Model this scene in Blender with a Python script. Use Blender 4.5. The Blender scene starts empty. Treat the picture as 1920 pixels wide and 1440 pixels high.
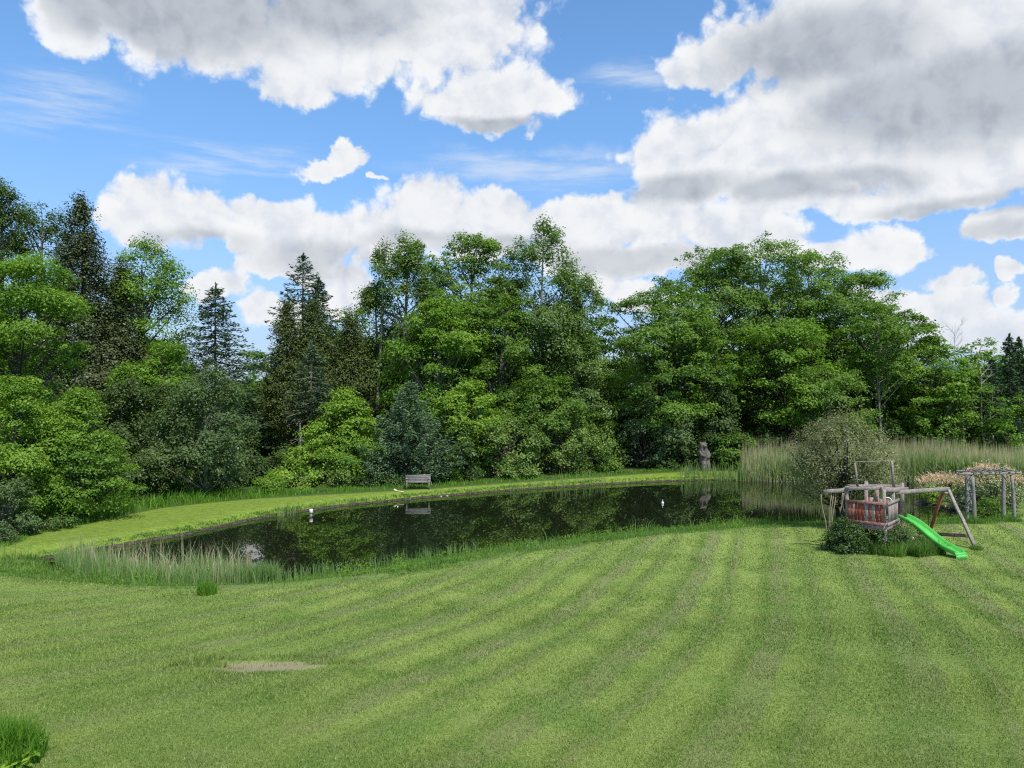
import bpy, math, random
import numpy as np
from mathutils import Vector, Matrix

PI = math.pi
rng = np.random.default_rng(7)
scene = bpy.context.scene
col = scene.collection

# ------------------------------------------------------------------ camera frame
F = 1397.0            # focal length in pixels of the 1920 wide photograph
YH = 735.0            # row of the horizon
CZ = 6.2              # eye height over the pond's water


def gx(px, D):
    return (px - 960.0) / F * D


def gz(py, D):
    return CZ - (py - YH) / F * D


def depth_at(py, z):
    return (CZ - z) * F / (py - YH)


# ------------------------------------------------------------------ terrain
NEAR_Y = [-60, 0, 8.3, 12.4, 15, 18, 20, 22.5, 25, 30, 35, 60]
NEAR_Z = [4.0, 2.65, 2.0, 1.66, 1.42, 1.15, 1.0, 0.85, 0.76, 0.68, 0.6, 0.5]
pond_px = [(62, 1051), (130, 1040), (200, 1029), (300, 1011), (400, 991), (480, 974), (583, 955), (700, 943), (850, 928),
           (1000, 917), (1100, 910), (1200, 905), (1300, 900), (1400, 901), (1500, 904), (1600, 905), (1690, 905),
           (1738, 909), (1735, 925), (1722, 941), (1760, 950), (1815, 956), (1835, 964), (1822, 972), (1760, 979), (1700, 983), (1560, 983),
           (1400, 984), (1290, 991), (1150, 1004), (1000, 1021), (850, 1045), (700, 1069), (600, 1084), (480, 1098), (380, 1098), (280, 1090), (180, 1080),
           (110, 1070), (70, 1060)]
pond = np.array([(gx(px, depth_at(py, 0)), depth_at(py, 0)) for px, py in pond_px])


def smooth_closed(p, it=2):
    for _ in range(it):
        q = np.roll(p, -1, axis=0)
        a = p * 0.75 + q * 0.25
        b = p * 0.25 + q * 0.75
        p = np.empty((len(a) * 2, 2))
        p[0::2] = a
        p[1::2] = b
    return p


pond_s = smooth_closed(pond, 2)
# small wiggles of the shore
_t = np.arange(len(pond_s))
pond_s = pond_s + 0.10 * np.stack([np.sin(_t * 1.7) + np.sin(_t * 0.61), np.cos(_t * 1.3) + np.sin(_t * 0.77 + 1)], 1) * 0.6


def signed_dist(P, poly):
    """positive outside, negative inside"""
    P = np.asarray(P, float)
    out = np.full(len(P), 1e9)
    inside = np.zeros(len(P), bool)
    A = poly
    B = np.roll(poly, -1, axis=0)
    for a, b in zip(A, B):
        ab = b - a
        t = np.clip(((P - a) @ ab) / (ab @ ab + 1e-12), 0, 1)
        d = np.hypot(P[:, 0] - a[0] - t * ab[0], P[:, 1] - a[1] - t * ab[1])
        out = np.minimum(out, d)
        cond = ((a[1] > P[:, 1]) != (b[1] > P[:, 1]))
        with np.errstate(divide='ignore', invalid='ignore'):
            xi = (b[0] - a[0]) * (P[:, 1] - a[1]) / (b[1] - a[1] + 1e-12) + a[0]
        inside ^= cond & (P[:, 0] < xi)
    return np.where(inside, -out, out)


def sstep(a, b, x):
    t = np.clip((x - a) / (b - a), 0, 1)
    return t * t * (3 - 2 * t)


def vnoise(x, y, seed=0):
    """cheap smooth noise from sines, -1..1"""
    r = np.random.default_rng(seed)
    s = 0
    for k in range(6):
        fx, fy = r.uniform(-1, 1, 2) * (1.0 + 0.35 * k)
        s = s + np.sin(fx * x + fy * y + r.uniform(0, 6.28))
    return s / 3.0


def base_near(y):
    return np.interp(y, NEAR_Y, NEAR_Z)


def yc(x):
    return np.interp(x, [-40, -18, 0, 12, 20, 40], [15, 27, 37, 43, 41.0, 40])


def far_side(x, y):
    return sstep(-2.0, 2.0, y - yc(x))


def height(x, y, sd=None):
    x = np.atleast_1d(np.asarray(x, float))
    y = np.atleast_1d(np.asarray(y, float))
    if sd is None:
        sd = signed_dist(np.stack([x, y], 1), pond_s)
    f = far_side(x, y)
    zb = base_near(y) * (1 - f) + 0.36 * f
    zb = zb + np.where(y > 70, (y - 70) * 0.012, 0).clip(0, 6)
    zb = zb + 0.03 * vnoise(x * 0.6, y * 0.6, 3) * sstep(2, 8, sd)
    w = 4.2 * (1 - f) + 1.0 * f
    rise = sstep(0.0, 1.0, sd / w)
    z = 0.10 * sstep(-0.05, 0.18, sd) + (zb - 0.10) * rise
    z = np.where(sd < 0, -1.1 * sstep(0, 2.2, -sd), z)
    # the shallow hollow of the bare patch
    e = ((x + 4.1) / 1.15) ** 2 + ((y - 12.45) / 0.42) ** 2
    z = z - 0.05 * np.exp(-e * e)
    return z


def H1(x, y):
    return float(height([x], [y])[0])


def poly_from_px(pts, z0=0.75, near=True):
    out = []
    for px, py in pts:
        z = z0
        for _ in range(6):
            D = depth_at(py, z)
            z = float(base_near(D)) if near else 0.36
        out.append((gx(px, D), D))
    return np.array(out)


edge_near = poly_from_px([(-500, 1050), (-200, 1062), (0, 1072), (100, 1082), (200, 1093), (300, 1100), (400, 1105), (480, 1105), (600, 1099),
                          (700, 1089), (850, 1062), (1000, 1034), (1150, 1013), (1300, 997), (1400, 990), (1560, 986),
                          (1700, 984), (1800, 982), (1860, 984), (1898, 975), (1918, 955), (2020, 938), (2300, 930)])
edge_far = poly_from_px([(148, 986), (200, 973), (300, 953), (400, 942), (480, 935), (640, 926),
                         (800, 917), (950, 906), (1100, 896), (1200, 889), (1300, 884), (1400, 883)], 0.36, False)


def y_edge_near(x):
    return np.interp(x, edge_near[:, 0], edge_near[:, 1])


def y_edge_far(x):
    return np.interp(x, edge_far[:, 0], edge_far[:, 1])


# ------------------------------------------------------------------ mesh building
class MB:
    def __init__(self):
        self.v = []
        self.l = []
        self.t = []
        self.a = []
        self.n = 0

    def add(self, v, loops, totals, a=None):
        v = np.asarray(v, np.float32).reshape(-1, 3)
        loops = np.asarray(loops, np.int64).ravel()
        self.v.append(v)
        self.l.append(loops + self.n)
        self.t.append(np.asarray(totals, np.int64).ravel())
        if a is None:
            a = np.full(len(v), 0.5)
        self.a.append(np.broadcast_to(np.asarray(a, np.float32), (len(v),)).copy())
        self.n += len(v)

    def faces(self, v, fs, a=None):
        loops = [i for f in fs for i in f]
        self.add(v, loops, [len(f) for f in fs], a)

    def box(self, c, s, rz=0.0, a=None):
        x, y, z = s[0] / 2, s[1] / 2, s[2] / 2
        v = np.array([(-x, -y, -z), (x, -y, -z), (x, y, -z), (-x, y, -z), (-x, -y, z), (x, -y, z), (x, y, z), (-x, y, z)])
        cr, sr = math.cos(rz), math.sin(rz)
        R = np.array([[cr, -sr, 0], [sr, cr, 0], [0, 0, 1]])
        self.faces(v @ R.T + np.array(c), BOXF, a)

    def beam(self, p0, p1, w, h, up=(0, 0, 1), a=None, bev=0.06, segs=1, wob=0.0, seed=0):
        """timber between two points, chamfered section, optionally slightly crooked"""
        p0 = np.array(p0, float)
        p1 = np.array(p1, float)
        d = p1 - p0
        d /= np.linalg.norm(d)
        up = np.array(up, float)
        if abs(d @ up) > 0.97:
            up = np.array([0, 1.0, 0]) if abs(d[1]) < 0.9 else np.array([1.0, 0, 0])
        s = np.cross(d, up)
        s /= np.linalg.norm(s)
        u = np.cross(s, d)
        c = min(w, h) * bev
        sec = [(-w / 2 + c, -h / 2), (w / 2 - c, -h / 2), (w / 2, -h / 2 + c), (w / 2, h / 2 - c), (w / 2 - c, h / 2), (-w / 2 + c, h / 2), (-w / 2, h / 2 - c), (-w / 2, -h / 2 + c)]
        r = np.random.default_rng(seed)
        V = []
        for k in range(segs + 1):
            q = p0 + (p1 - p0) * k / segs
            if 0 < k < segs:
                q = q + s * r.normal(0, wob) + u * r.normal(0, wob)
            for (x, y) in sec:
                V.append(q + s * x + u * y)
        fs = []
        for k in range(segs):
            for i in range(8):
                j = (i + 1) % 8
                fs.append((k * 8 + i, k * 8 + j, (k + 1) * 8 + j, (k + 1) * 8 + i))
        fs.append(tuple(range(7, -1, -1)))
        fs.append(tuple(range(segs * 8, segs * 8 + 8)))
        self.faces(V, fs, a)

    def tube(self, pts, rad, sides=6, cap=True, a=None):
        P = np.asarray(pts, float)
        n = len(P)
        R = np.broadcast_to(np.asarray(rad, float), (n,))
        T = np.gradient(P, axis=0)
        T /= np.linalg.norm(T, axis=1, keepdims=True) + 1e-9
        ref = np.array([0.0, 0, 1.0]) if abs(T[:, 2]).mean() < 0.8 else np.array([1.0, 0, 0])
        S = np.cross(T, ref)
        S /= np.linalg.norm(S, axis=1, keepdims=True) + 1e-9
        U = np.cross(S, T)
        ang = np.arange(sides) * 2 * PI / sides
        V = P[:, None, :] + R[:, None, None] * (S[:, None, :] * np.cos(ang)[None, :, None] + U[:, None, :] * np.sin(ang)[None, :, None])
        i = np.arange(n - 1)[:, None] * sides
        j = np.arange(sides)[None, :]
        jn = (j + 1) % sides
        Q = np.stack([i + j, i + sides + j, i + sides + jn, i + jn], -1).reshape(-1)
        tot = [4] * ((n - 1) * sides)
        loops = list(Q)
        if cap:
            loops += list(range(sides)) + [(n - 1) * sides + k for k in range(sides - 1, -1, -1)]
            tot += [sides, sides]
        self.add(V.reshape(-1, 3), loops, tot, a)

    def quads(self, c, t, b, a):
        """rhombic leaves: centre, half length vector, half width vector"""
        n = len(c)
        V = np.empty((n, 4, 3), np.float32)
        V[:, 0] = c - t
        V[:, 1] = c + b * 1.0 - t * 0.1
        V[:, 2] = c + t
        V[:, 3] = c - b * 1.0 - t * 0.1
        self.add(V.reshape(-1, 3), np.arange(n * 4), np.full(n, 4), np.repeat(a, 4))

    def build(self, name, mat, parent=None, smooth=False, attr='v'):
        me = bpy.data.meshes.new(name)
        v = np.concatenate(self.v)
        l = np.concatenate(self.l).astype(np.int32)
        t = np.concatenate(self.t)
        me.vertices.add(len(v))
        me.vertices.foreach_set('co', v.ravel())
        me.loops.add(len(l))
        me.loops.foreach_set('vertex_index', l)
        me.polygons.add(len(t))
        st = np.zeros(len(t), np.int32)
        st[1:] = np.cumsum(t)[:-1]
        me.polygons.foreach_set('loop_start', st)
        if smooth:
            me.polygons.foreach_set('use_smooth', np.ones(len(t), bool))
        at = me.attributes.new(attr, 'FLOAT', 'POINT')
        at.data.foreach_set('value', np.concatenate(self.a))
        me.update(calc_edges=True)
        me.materials.append(mat)
        o = bpy.data.objects.new(name, me)
        col.objects.link(o)
        if parent is not None:
            o.parent = parent
        return o


BOXF = [(0, 3, 2, 1), (4, 5, 6, 7), (0, 1, 5, 4), (1, 2, 6, 5), (2, 3, 7, 6), (3, 0, 4, 7)]


def tag(o, label=None, cat=None, group=None, kind=None):
    if label:
        o['label'] = label
    if cat:
        o['category'] = cat
    if group:
        o['group'] = group
    if kind:
        o['kind'] = kind
    return o


def empty(name, loc, rz=0.0):
    o = bpy.data.objects.new(name, None)
    o.empty_display_size = 0.3
    col.objects.link(o)
    o.location = loc
    o.rotation_euler = (0, 0, rz)
    return o


def copy_tree(o):
    c = o.copy()
    col.objects.link(c)
    for ch in list(o.children):
        d = ch.copy()
        col.objects.link(d)
        d.parent = c
    return c


# ------------------------------------------------------------------ materials
def new_mat(name):
    m = bpy.data.materials.new(name)
    m.use_nodes = True
    nt = m.node_tree
    nt.nodes.clear()
    out = nt.nodes.new('ShaderNodeOutputMaterial')
    return m, nt, out


def N(nt, t, **kw):
    n = nt.nodes.new(t)
    for k, v in kw.items():
        setattr(n, k, v)
    return n


def setin(n, **kw):
    for k, v in kw.items():
        n.inputs[k.replace('_', ' ')].default_value = v
    return n


def mathn(nt, op, a, b=None, c=None, clamp=False):
    n = nt.nodes.new('ShaderNodeMath')
    n.operation = op
    n.use_clamp = clamp
    for i, x in enumerate((a, b, c)):
        if x is None:
            continue
        if isinstance(x, (int, float)):
            n.inputs[i].default_value = x
        else:
            nt.links.new(x, n.inputs[i])
    return n.outputs[0]


def mixc(nt, f, a, b, blend='MIX'):
    n = nt.nodes.new('ShaderNodeMix')
    n.data_type = 'RGBA'
    n.blend_type = blend
    n.clamp_factor = True
    for inp, x in ((n.inputs['Factor'], f), (n.inputs['A'], a), (n.inputs['B'], b)):
        if isinstance(x, (int, float)):
            inp.default_value = x
        elif isinstance(x, tuple):
            inp.default_value = (*x, 1.0)
        else:
            nt.links.new(x, inp)
    return n.outputs['Result']


def noise(nt, vec, scale, detail=3.0, rough=0.55, w=None):
    n = nt.nodes.new('ShaderNodeTexNoise')
    n.inputs['Scale'].default_value = scale
    n.inputs['Detail'].default_value = detail
    n.inputs['Roughness'].default_value = rough
    if vec is not None:
        nt.links.new(vec, n.inputs['Vector'])
    return n.outputs['Fac']


def mrange(nt, x, a, b, c=0.0, d=1.0, smooth=True):
    n = nt.nodes.new('ShaderNodeMapRange')
    n.interpolation_type = 'SMOOTHSTEP' if smooth else 'LINEAR'
    n.inputs['From Min'].default_value = a
    n.inputs['From Max'].default_value = b
    n.inputs['To Min'].default_value = c
    n.inputs['To Max'].default_value = d
    nt.links.new(x, n.inputs['Value'])
    return n.outputs['Result']


def leaf_mat(name, dark, light, tip=None, trans=0.42, scale=0.35, gloss=0.012, boost=1.75):
    dark = tuple(1.3 * q * boost * w for q, w in zip(dark, (1.10, 1.0, 0.90)))
    light = tuple(q * boost * w for q, w in zip(light, (1.06, 1.0, 0.92)))
    m, nt, out = new_mat(name)
    at = N(nt, 'ShaderNodeAttribute', attribute_name='v')
    geo = N(nt, 'ShaderNodeNewGeometry')
    n1 = noise(nt, geo.outputs['Position'], scale, 2.0)
    f = mathn(nt, 'ADD', mathn(nt, 'MULTIPLY', at.outputs['Fac'], 0.75), mathn(nt, 'MULTIPLY', mathn(nt, 'SUBTRACT', n1, 0.5), 1.1), clamp=False)
    c = mixc(nt, f, dark, light)
    if tip is not None:
        c = mixc(nt, mrange(nt, at.outputs['Fac'], 0.82, 0.95), c, tip)
    d = N(nt, 'ShaderNodeBsdfDiffuse')
    nt.links.new(c, d.inputs['Color'])
    t = N(nt, 'ShaderNodeBsdfTranslucent')
    tc = mixc(nt, 1.0, c, (1.0, 1.25, 0.45), 'MULTIPLY')
    nt.links.new(tc, t.inputs['Color'])
    mx = N(nt, 'ShaderNodeMixShader')
    mx.inputs[0].default_value = trans
    nt.links.new(d.outputs[0], mx.inputs[1])
    nt.links.new(t.outputs[0], mx.inputs[2])
    g = N(nt, 'ShaderNodeBsdfGlossy')
    g.inputs['Roughness'].default_value = 0.45
    g.inputs['Color'].default_value = (0.9, 0.95, 1.0, 1)
    mx2 = N(nt, 'ShaderNodeMixShader')
    mx2.inputs[0].default_value = gloss
    nt.links.new(mx.outputs[0], mx2.inputs[1])
    nt.links.new(g.outputs[0], mx2.inputs[2])
    nt.links.new(mx2.outputs[0], out.inputs[0])
    return m


def wood_mat(name, c1, c2, paint=None, paint_amt=0.5, stretch=(1, 1, 12), scale=6.0, rough=0.85, dark=0.25):
    """weathered timber; optional flaking paint"""
    m, nt, out = new_mat(name)
    tc = N(nt, 'ShaderNodeNewGeometry')
    mp = N(nt, 'ShaderNodeMapping')
    nt.links.new(tc.outputs['Position'], mp.inputs['Vector'])
    mp.inputs['Scale'].default_value = stretch
    n1 = noise(nt, mp.outputs['Vector'], scale, 5.0, 0.65)
    n2 = noise(nt, tc.outputs['Position'], 3.0, 3.0)
    at = N(nt, 'ShaderNodeAttribute', attribute_name='v')
    c = mixc(nt, mrange(nt, n1, 0.3, 0.7), c1, c2)
    c = mixc(nt, mrange(nt, n2, 0.35, 0.75, 0, 0.5), c, tuple(x * dark for x in c1))
    if paint is not None:
        n3 = noise(nt, mp.outputs['Vector'], scale * 1.3, 6.0, 0.7)
        thr = mathn(nt, 'ADD', n3, mathn(nt, 'MULTIPLY', mathn(nt, 'SUBTRACT', at.outputs['Fac'], 0.5), 0.42))
        f = mrange(nt, thr, 0.56 - paint_amt * 0.2, 0.60 - paint_amt * 0.2)
        pc = mixc(nt, n2, tuple(x * 0.7 for x in paint), tuple(min(1, x * 1.25) for x in paint))
        c = mixc(nt, f, c, pc)
    b = N(nt, 'ShaderNodeBsdfPrincipled')
    b.inputs['Roughness'].default_value = rough
    nt.links.new(c, b.inputs['Base Color'])
    bp = N(nt, 'ShaderNodeBump')
    bp.inputs['Strength'].default_value = 0.6
    bp.inputs['Distance'].default_value = 0.01
    nt.links.new(n1, bp.inputs['Height'])
    nt.links.new(bp.outputs[0], b.inputs['Normal'])
    nt.links.new(b.outputs[0], out.inputs[0])
    return m


def plain_mat(name, c, rough=0.6, var=0.15, scale=8.0, metallic=0.0):
    m, nt, out = new_mat(name)
    tc = N(nt, 'ShaderNodeNewGeometry')
    n1 = noise(nt, tc.outputs['Position'], scale, 4.0)
    cc = mixc(nt, n1, tuple(x * (1 - var) for x in c), tuple(min(1, x * (1 + var)) for x in c))
    b = N(nt, 'ShaderNodeBsdfPrincipled')
    b.inputs['Roughness'].default_value = rough
    b.inputs['Metallic'].default_value = metallic
    nt.links.new(cc, b.inputs['Base Color'])
    nt.links.new(b.outputs[0], out.inputs[0])
    return m


def lawn_color(nt, blades=False):
    """mowing pattern from the vertex attribute 'u' (distance from the mowing centre) plus patchy noise"""
    geo = N(nt, 'ShaderNodeNewGeometry')
    P = geo.outputs['Position']
    u = N(nt, 'ShaderNodeAttribute', attribute_name='u').outputs['Fac']
    wob = mathn(nt, 'MULTIPLY', mathn(nt, 'SUBTRACT', noise(nt, P, 0.35, 3.0), 0.5), 0.6)
    uu = mathn(nt, 'ADD', u, wob)
    fr = mathn(nt, 'FRACT', mathn(nt, 'DIVIDE', uu, 2.25))
    rp = N(nt, 'ShaderNodeValToRGB')
    nt.links.new(fr, rp.inputs[0])
    cr = rp.color_ramp
    light = (0.285, 0.370, 0.082, 1)
    mid = (0.205, 0.268, 0.055, 1)
    dark = (0.130, 0.205, 0.034, 1)
    scr = (0.228, 0.250, 0.100, 1)
    cr.elements[0].position = 0.0
    cr.elements[0].color = mid
    cr.elements[1].position = 1.0
    cr.elements[1].color = mid
    for p, c in ((0.05, light), (0.24, light), (0.30, mid), (0.355, dark), (0.40, dark), (0.45, scr), (0.62, scr), (0.67, light), (0.78, light), (0.83, mid), (0.89, dark), (0.94, scr)):
        e = cr.elements.new(p)
        e.color = c
    c = rp.outputs[0]
    # the stripes fade in patches
    n_f = noise(nt, P, 0.28, 3.0)
    fade = N(nt, 'ShaderNodeAttribute', attribute_name='fade').outputs['Fac']
    c = mixc(nt, mathn(nt, 'ADD', mathn(nt, 'MULTIPLY', mrange(nt, n_f, 0.48, 0.75), 0.45), fade, clamp=True), c, mid[:3])
    # scruffy dry thatch blotches, drawn out across the view like clippings
    mp = N(nt, 'ShaderNodeMapping')
    mp.inputs['Scale'].default_value = (1.0, 2.6, 1.0)
    nt.links.new(P, mp.inputs['Vector'])
    n_b = noise(nt, mp.outputs['Vector'], 1.1, 5.0, 0.65)
    c = mixc(nt, mrange(nt, n_b, 0.50, 0.70, 0, 0.55), c, (0.29, 0.30, 0.12))
    n_g = noise(nt, P, 0.9, 4.0, 0.6)
    c = mixc(nt, mrange(nt, n_g, 0.48, 0.70, 0, 0.75), c, (0.11, 0.22, 0.028))
    n_l = noise(nt, P, 0.22, 3.0, 0.6)
    c = mixc(nt, mrange(nt, n_l, 0.40, 0.62, 0.0, 0.42), c, (0.10, 0.185, 0.03))
    n_m = noise(nt, mp.outputs['Vector'], 7.0, 4.0, 0.7)
    c = mixc(nt, mrange(nt, n_m, 0.42, 0.62, 0, 0.35), c, (0.30, 0.41, 0.10))
    return c, P, mp.outputs['Vector']


def make_ground_mat():
    m, nt, out = new_mat('mown_ground')
    c, P, PS = lawn_color(nt)
    nf = noise(nt, PS, 22.0, 4.0, 0.75)
    c = mixc(nt, mrange(nt, nf, 0.33, 0.62, 0.0, 1.0), mixc(nt, 0.5, c, (0.03, 0.07, 0.008)), mixc(nt, 0.16, c, (0.34, 0.44, 0.13)))
    # far bank: even yellow green
    zf = N(nt, 'ShaderNodeAttribute', attribute_name='z_far').outputs['Fac']
    n2 = noise(nt, PS, 2.2, 4.0, 0.7)
    n2b = noise(nt, P, 9.0, 3.0, 0.7)
    fc = mixc(nt, mrange(nt, n2, 0.35, 0.65), (0.150, 0.225, 0.028), (0.240, 0.320, 0.046))
    fc = mixc(nt, mrange(nt, n2b, 0.35, 0.65, 0, 0.5), fc, (0.07, 0.125, 0.02))
    c = mixc(nt, zf, c, fc)
    # rough ground, forest floor
    zr = N(nt, 'ShaderNodeAttribute', attribute_name='z_rough').outputs['Fac']
    n3 = noise(nt, P, 3.0, 4.0)
    c = mixc(nt, zr, c, mixc(nt, n3, (0.040, 0.062, 0.018), (0.095, 0.150, 0.034)))
    # mud at the water's edge and the bare patch
    zm = N(nt, 'ShaderNodeAttribute', attribute_name='z_mud').outputs['Fac']
    n4 = noise(nt, P, 7.0, 5.0, 0.7)
    mud = mixc(nt, mrange(nt, n4, 0.4, 0.6), (0.030, 0.024, 0.016), (0.095, 0.078, 0.052))
    c = mixc(nt, mrange(nt, mathn(nt, 'ADD', zm, mathn(nt, 'SUBTRACT', n4, 0.5)), 0.40, 0.60), c, mud)
    zb = N(nt, 'ShaderNodeAttribute', attribute_name='z_bare').outputs['Fac']
    n5 = noise(nt, P, 9.0, 5.0, 0.75)
    n6 = noise(nt, P, 40.0, 3.0, 0.7)
    bare = mixc(nt, n6, (0.22, 0.195, 0.10), (0.38, 0.34, 0.20))
    c = mixc(nt, mrange(nt, mathn(nt, 'ADD', zb, mathn(nt, 'MULTIPLY', mathn(nt, 'SUBTRACT', n5, 0.5), 2.2)), 0.45, 0.60), c, bare)
    b = N(nt, 'ShaderNodeBsdfPrincipled')
    b.inputs['Roughness'].default_value = 0.9
    b.inputs['Specular IOR Level'].default_value = 0.15
    nt.links.new(c, b.inputs['Base Color'])
    bp = N(nt, 'ShaderNodeBump')
    bp.inputs['Strength'].default_value = 0.7
    bp.inputs['Distance'].default_value = 0.05
    nt.links.new(nf, bp.inputs['Height'])
    nt.links.new(bp.outputs[0], b.inputs['Normal'])
    nt.links.new(b.outputs[0], out.inputs[0])
    return m


def make_turf_mat():
    m, nt, out = new_mat('turf_blades')
    c, P, PS = lawn_color(nt)
    at = N(nt, 'ShaderNodeAttribute', attribute_name='v').outputs['Fac']
    c = mixc(nt, mrange(nt, at, 0.0, 0.5, 0.42, 0.0), c, (0.040, 0.095, 0.010))
    c = mixc(nt, mrange(nt, at, 0.62, 1.0, 0.0, 0.55), c, (0.50, 0.53, 0.25))
    d = N(nt, 'ShaderNodeBsdfDiffuse')
    nt.links.new(c, d.inputs['Color'])
    t = N(nt, 'ShaderNodeBsdfTranslucent')
    nt.links.new(c, t.inputs['Color'])
    mx = N(nt, 'ShaderNodeMixShader')
    mx.inputs[0].default_value = 0.3
    nt.links.new(d.outputs[0], mx.inputs[1])
    nt.links.new(t.outputs[0], mx.inputs[2])
    nt.links.new(mx.outputs[0], out.inputs[0])
    return m


def make_water_mat():
    m, nt, out = new_mat('pond_water')
    geo = N(nt, 'ShaderNodeNewGeometry')
    mp = N(nt, 'ShaderNodeMapping')
    mp.inputs['Scale'].default_value = (1.0, 0.45, 1.0)
    nt.links.new(geo.outputs['Position'], mp.inputs['Vector'])
    n1 = noise(nt, mp.outputs['Vector'], 2.4, 3.0, 0.6)
    b = N(nt, 'ShaderNodeBsdfPrincipled')
    b.inputs['Base Color'].default_value = (0.009, 0.013, 0.005, 1)
    b.inputs['Roughness'].default_value = 0.0
    b.inputs['IOR'].default_value = 1.62
    bp = N(nt, 'ShaderNodeBump')
    bp.inputs['Strength'].default_value = 0.016
    bp.inputs['Distance'].default_value = 0.05
    nt.links.new(n1, bp.inputs['Height'])
    nt.links.new(bp.outputs[0], b.inputs['Normal'])
    nt.links.new(b.outputs[0], out.inputs[0])
    return m


M = {}
M['ground'] = make_ground_mat()
M['turf'] = make_turf_mat()
M['water'] = make_water_mat()
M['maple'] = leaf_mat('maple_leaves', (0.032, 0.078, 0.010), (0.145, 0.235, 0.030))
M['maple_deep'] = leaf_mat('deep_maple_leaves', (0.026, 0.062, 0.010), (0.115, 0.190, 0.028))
M['ash'] = leaf_mat('ash_leaves', (0.034, 0.074, 0.014), (0.130, 0.200, 0.042))
M['poplar'] = leaf_mat('poplar_leaves', (0.034, 0.066, 0.016), (0.110, 0.170, 0.044), gloss=0.02)
M['birch'] = leaf_mat('birch_leaves', (0.026, 0.048, 0.015), (0.078, 0.120, 0.036), gloss=0.02)
M['bronze'] = leaf_mat('bronze_leaves', (0.020, 0.029, 0.012), (0.074, 0.092, 0.038), trans=0.2, gloss=0.02)
M['cedar'] = leaf_mat('cedar_sprays', (0.020, 0.034, 0.010), (0.080, 0.104, 0.030), trans=0.15)
M['spruce'] = leaf_mat('spruce_needles', (0.014, 0.032, 0.015), (0.052, 0.084, 0.044), trans=0.1)
M['larch'] = leaf_mat('larch_needles', (0.028, 0.056, 0.030), (0.095, 0.150, 0.082), trans=0.2)
M['bright'] = leaf_mat('bright_leaves', (0.035, 0.085, 0.010), (0.190, 0.285, 0.040))
M['bush'] = leaf_mat('bush_leaves', (0.040, 0.075, 0.016), (0.170, 0.240, 0.070))
M['greybush'] = leaf_mat('grey_green_leaves', (0.030, 0.056, 0.022), (0.110, 0.160, 0.066))
M['crab'] = leaf_mat('crabapple_leaves', (0.060, 0.075, 0.034), (0.175, 0.190, 0.105), tip=(0.25, 0.19, 0.14), gloss=0.02)
M['willow'] = leaf_mat('dappled_willow_leaves', (0.06, 0.12, 0.03), (0.40, 0.42, 0.25), tip=(0.62, 0.58, 0.42), trans=0.25, boost=1.0)
M['willow_pink'] = leaf_mat('pink_willow_tips', (0.50, 0.40, 0.30), (0.70, 0.54, 0.45), trans=0.25, boost=1.0)
M['vine'] = leaf_mat('vine_leaves', (0.014, 0.036, 0.009), (0.085, 0.145, 0.034), gloss=0.02)
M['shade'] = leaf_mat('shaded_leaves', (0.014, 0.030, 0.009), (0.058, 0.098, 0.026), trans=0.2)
M['grass'] = leaf_mat('tall_grass', (0.035, 0.085, 0.016), (0.135, 0.225, 0.050), tip=(0.25, 0.25, 0.12), scale=1.2, trans=0.5, boost=1.9)
M['grass_bright'] = leaf_mat('bright_tall_grass', (0.045, 0.120, 0.012), (0.150, 0.270, 0.040), scale=1.2, trans=0.5, boost=1.5)
M['reed'] = leaf_mat('reed_leaves', (0.080, 0.130, 0.050), (0.220, 0.300, 0.125), scale=0.8, trans=0.5, boost=1.55)
M['reed_dry'] = leaf_mat('dry_reed_stalks', (0.20, 0.19, 0.13), (0.43, 0.41, 0.31), scale=0.8, trans=0.5, boost=1.45)
M['cattail'] = leaf_mat('cattail_leaves', (0.075, 0.130, 0.050), (0.190, 0.280, 0.125), scale=0.8, trans=0.5, boost=1.7)
M['flower'] = leaf_mat('yellow_flowers', (0.50, 0.42, 0.02), (0.80, 0.70, 0.05), boost=1.0)
M['bark'] = wood_mat('grey_bark', (0.16, 0.145, 0.125), (0.075, 0.065, 0.055), stretch=(6, 6, 1.2), scale=3.0)
M['bark_pale'] = wood_mat('pale_bark', (0.36, 0.33, 0.28), (0.20, 0.18, 0.15), stretch=(4, 4, 1.0), scale=3.0, dark=0.4)
M['bark_dark'] = wood_mat('dark_bark', (0.055, 0.047, 0.040), (0.028, 0.024, 0.020), stretch=(6, 6, 1.2), scale=3.0)
M['grey_wood'] = wood_mat('weathered_grey_timber', (0.42, 0.375, 0.335), (0.17, 0.135, 0.115), paint=(0.20, 0.08, 0.055), paint_amt=-0.1, stretch=(5, 5, 3), scale=5.0, dark=0.3)
M['red_wood'] = wood_mat('flaking_red_timber', (0.48, 0.44, 0.40), (0.26, 0.22, 0.20), paint=(0.27, 0.062, 0.034), paint_amt=0.5, stretch=(9, 9, 1.8), scale=6.5)
M['red_wood_worn'] = wood_mat('worn_red_timber', (0.44, 0.38, 0.35), (0.24, 0.19, 0.17), paint=(0.21, 0.055, 0.04), paint_amt=0.15, stretch=(1.6, 1.6, 9), scale=4.5)
M['log'] = wood_mat('grey_log', (0.34, 0.32, 0.30), (0.13, 0.12, 0.11), stretch=(10, 10, 2), scale=3.0, dark=0.3)
M['stump'] = wood_mat('carved_grey_wood', (0.22, 0.19, 0.165), (0.045, 0.038, 0.033), stretch=(9, 9, 1.5), scale=2.2, dark=0.18)
M['slide'] = plain_mat('green_plastic', (0.085, 0.440, 0.065), rough=0.42, var=0.28, scale=5.0)
M['slide_rib'] = plain_mat('pale_green_plastic', (0.12, 0.60, 0.14), rough=0.35, var=0.08)
M['rope'] = plain_mat('old_rope', (0.32, 0.25, 0.17), rough=0.95, scale=30)
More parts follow.
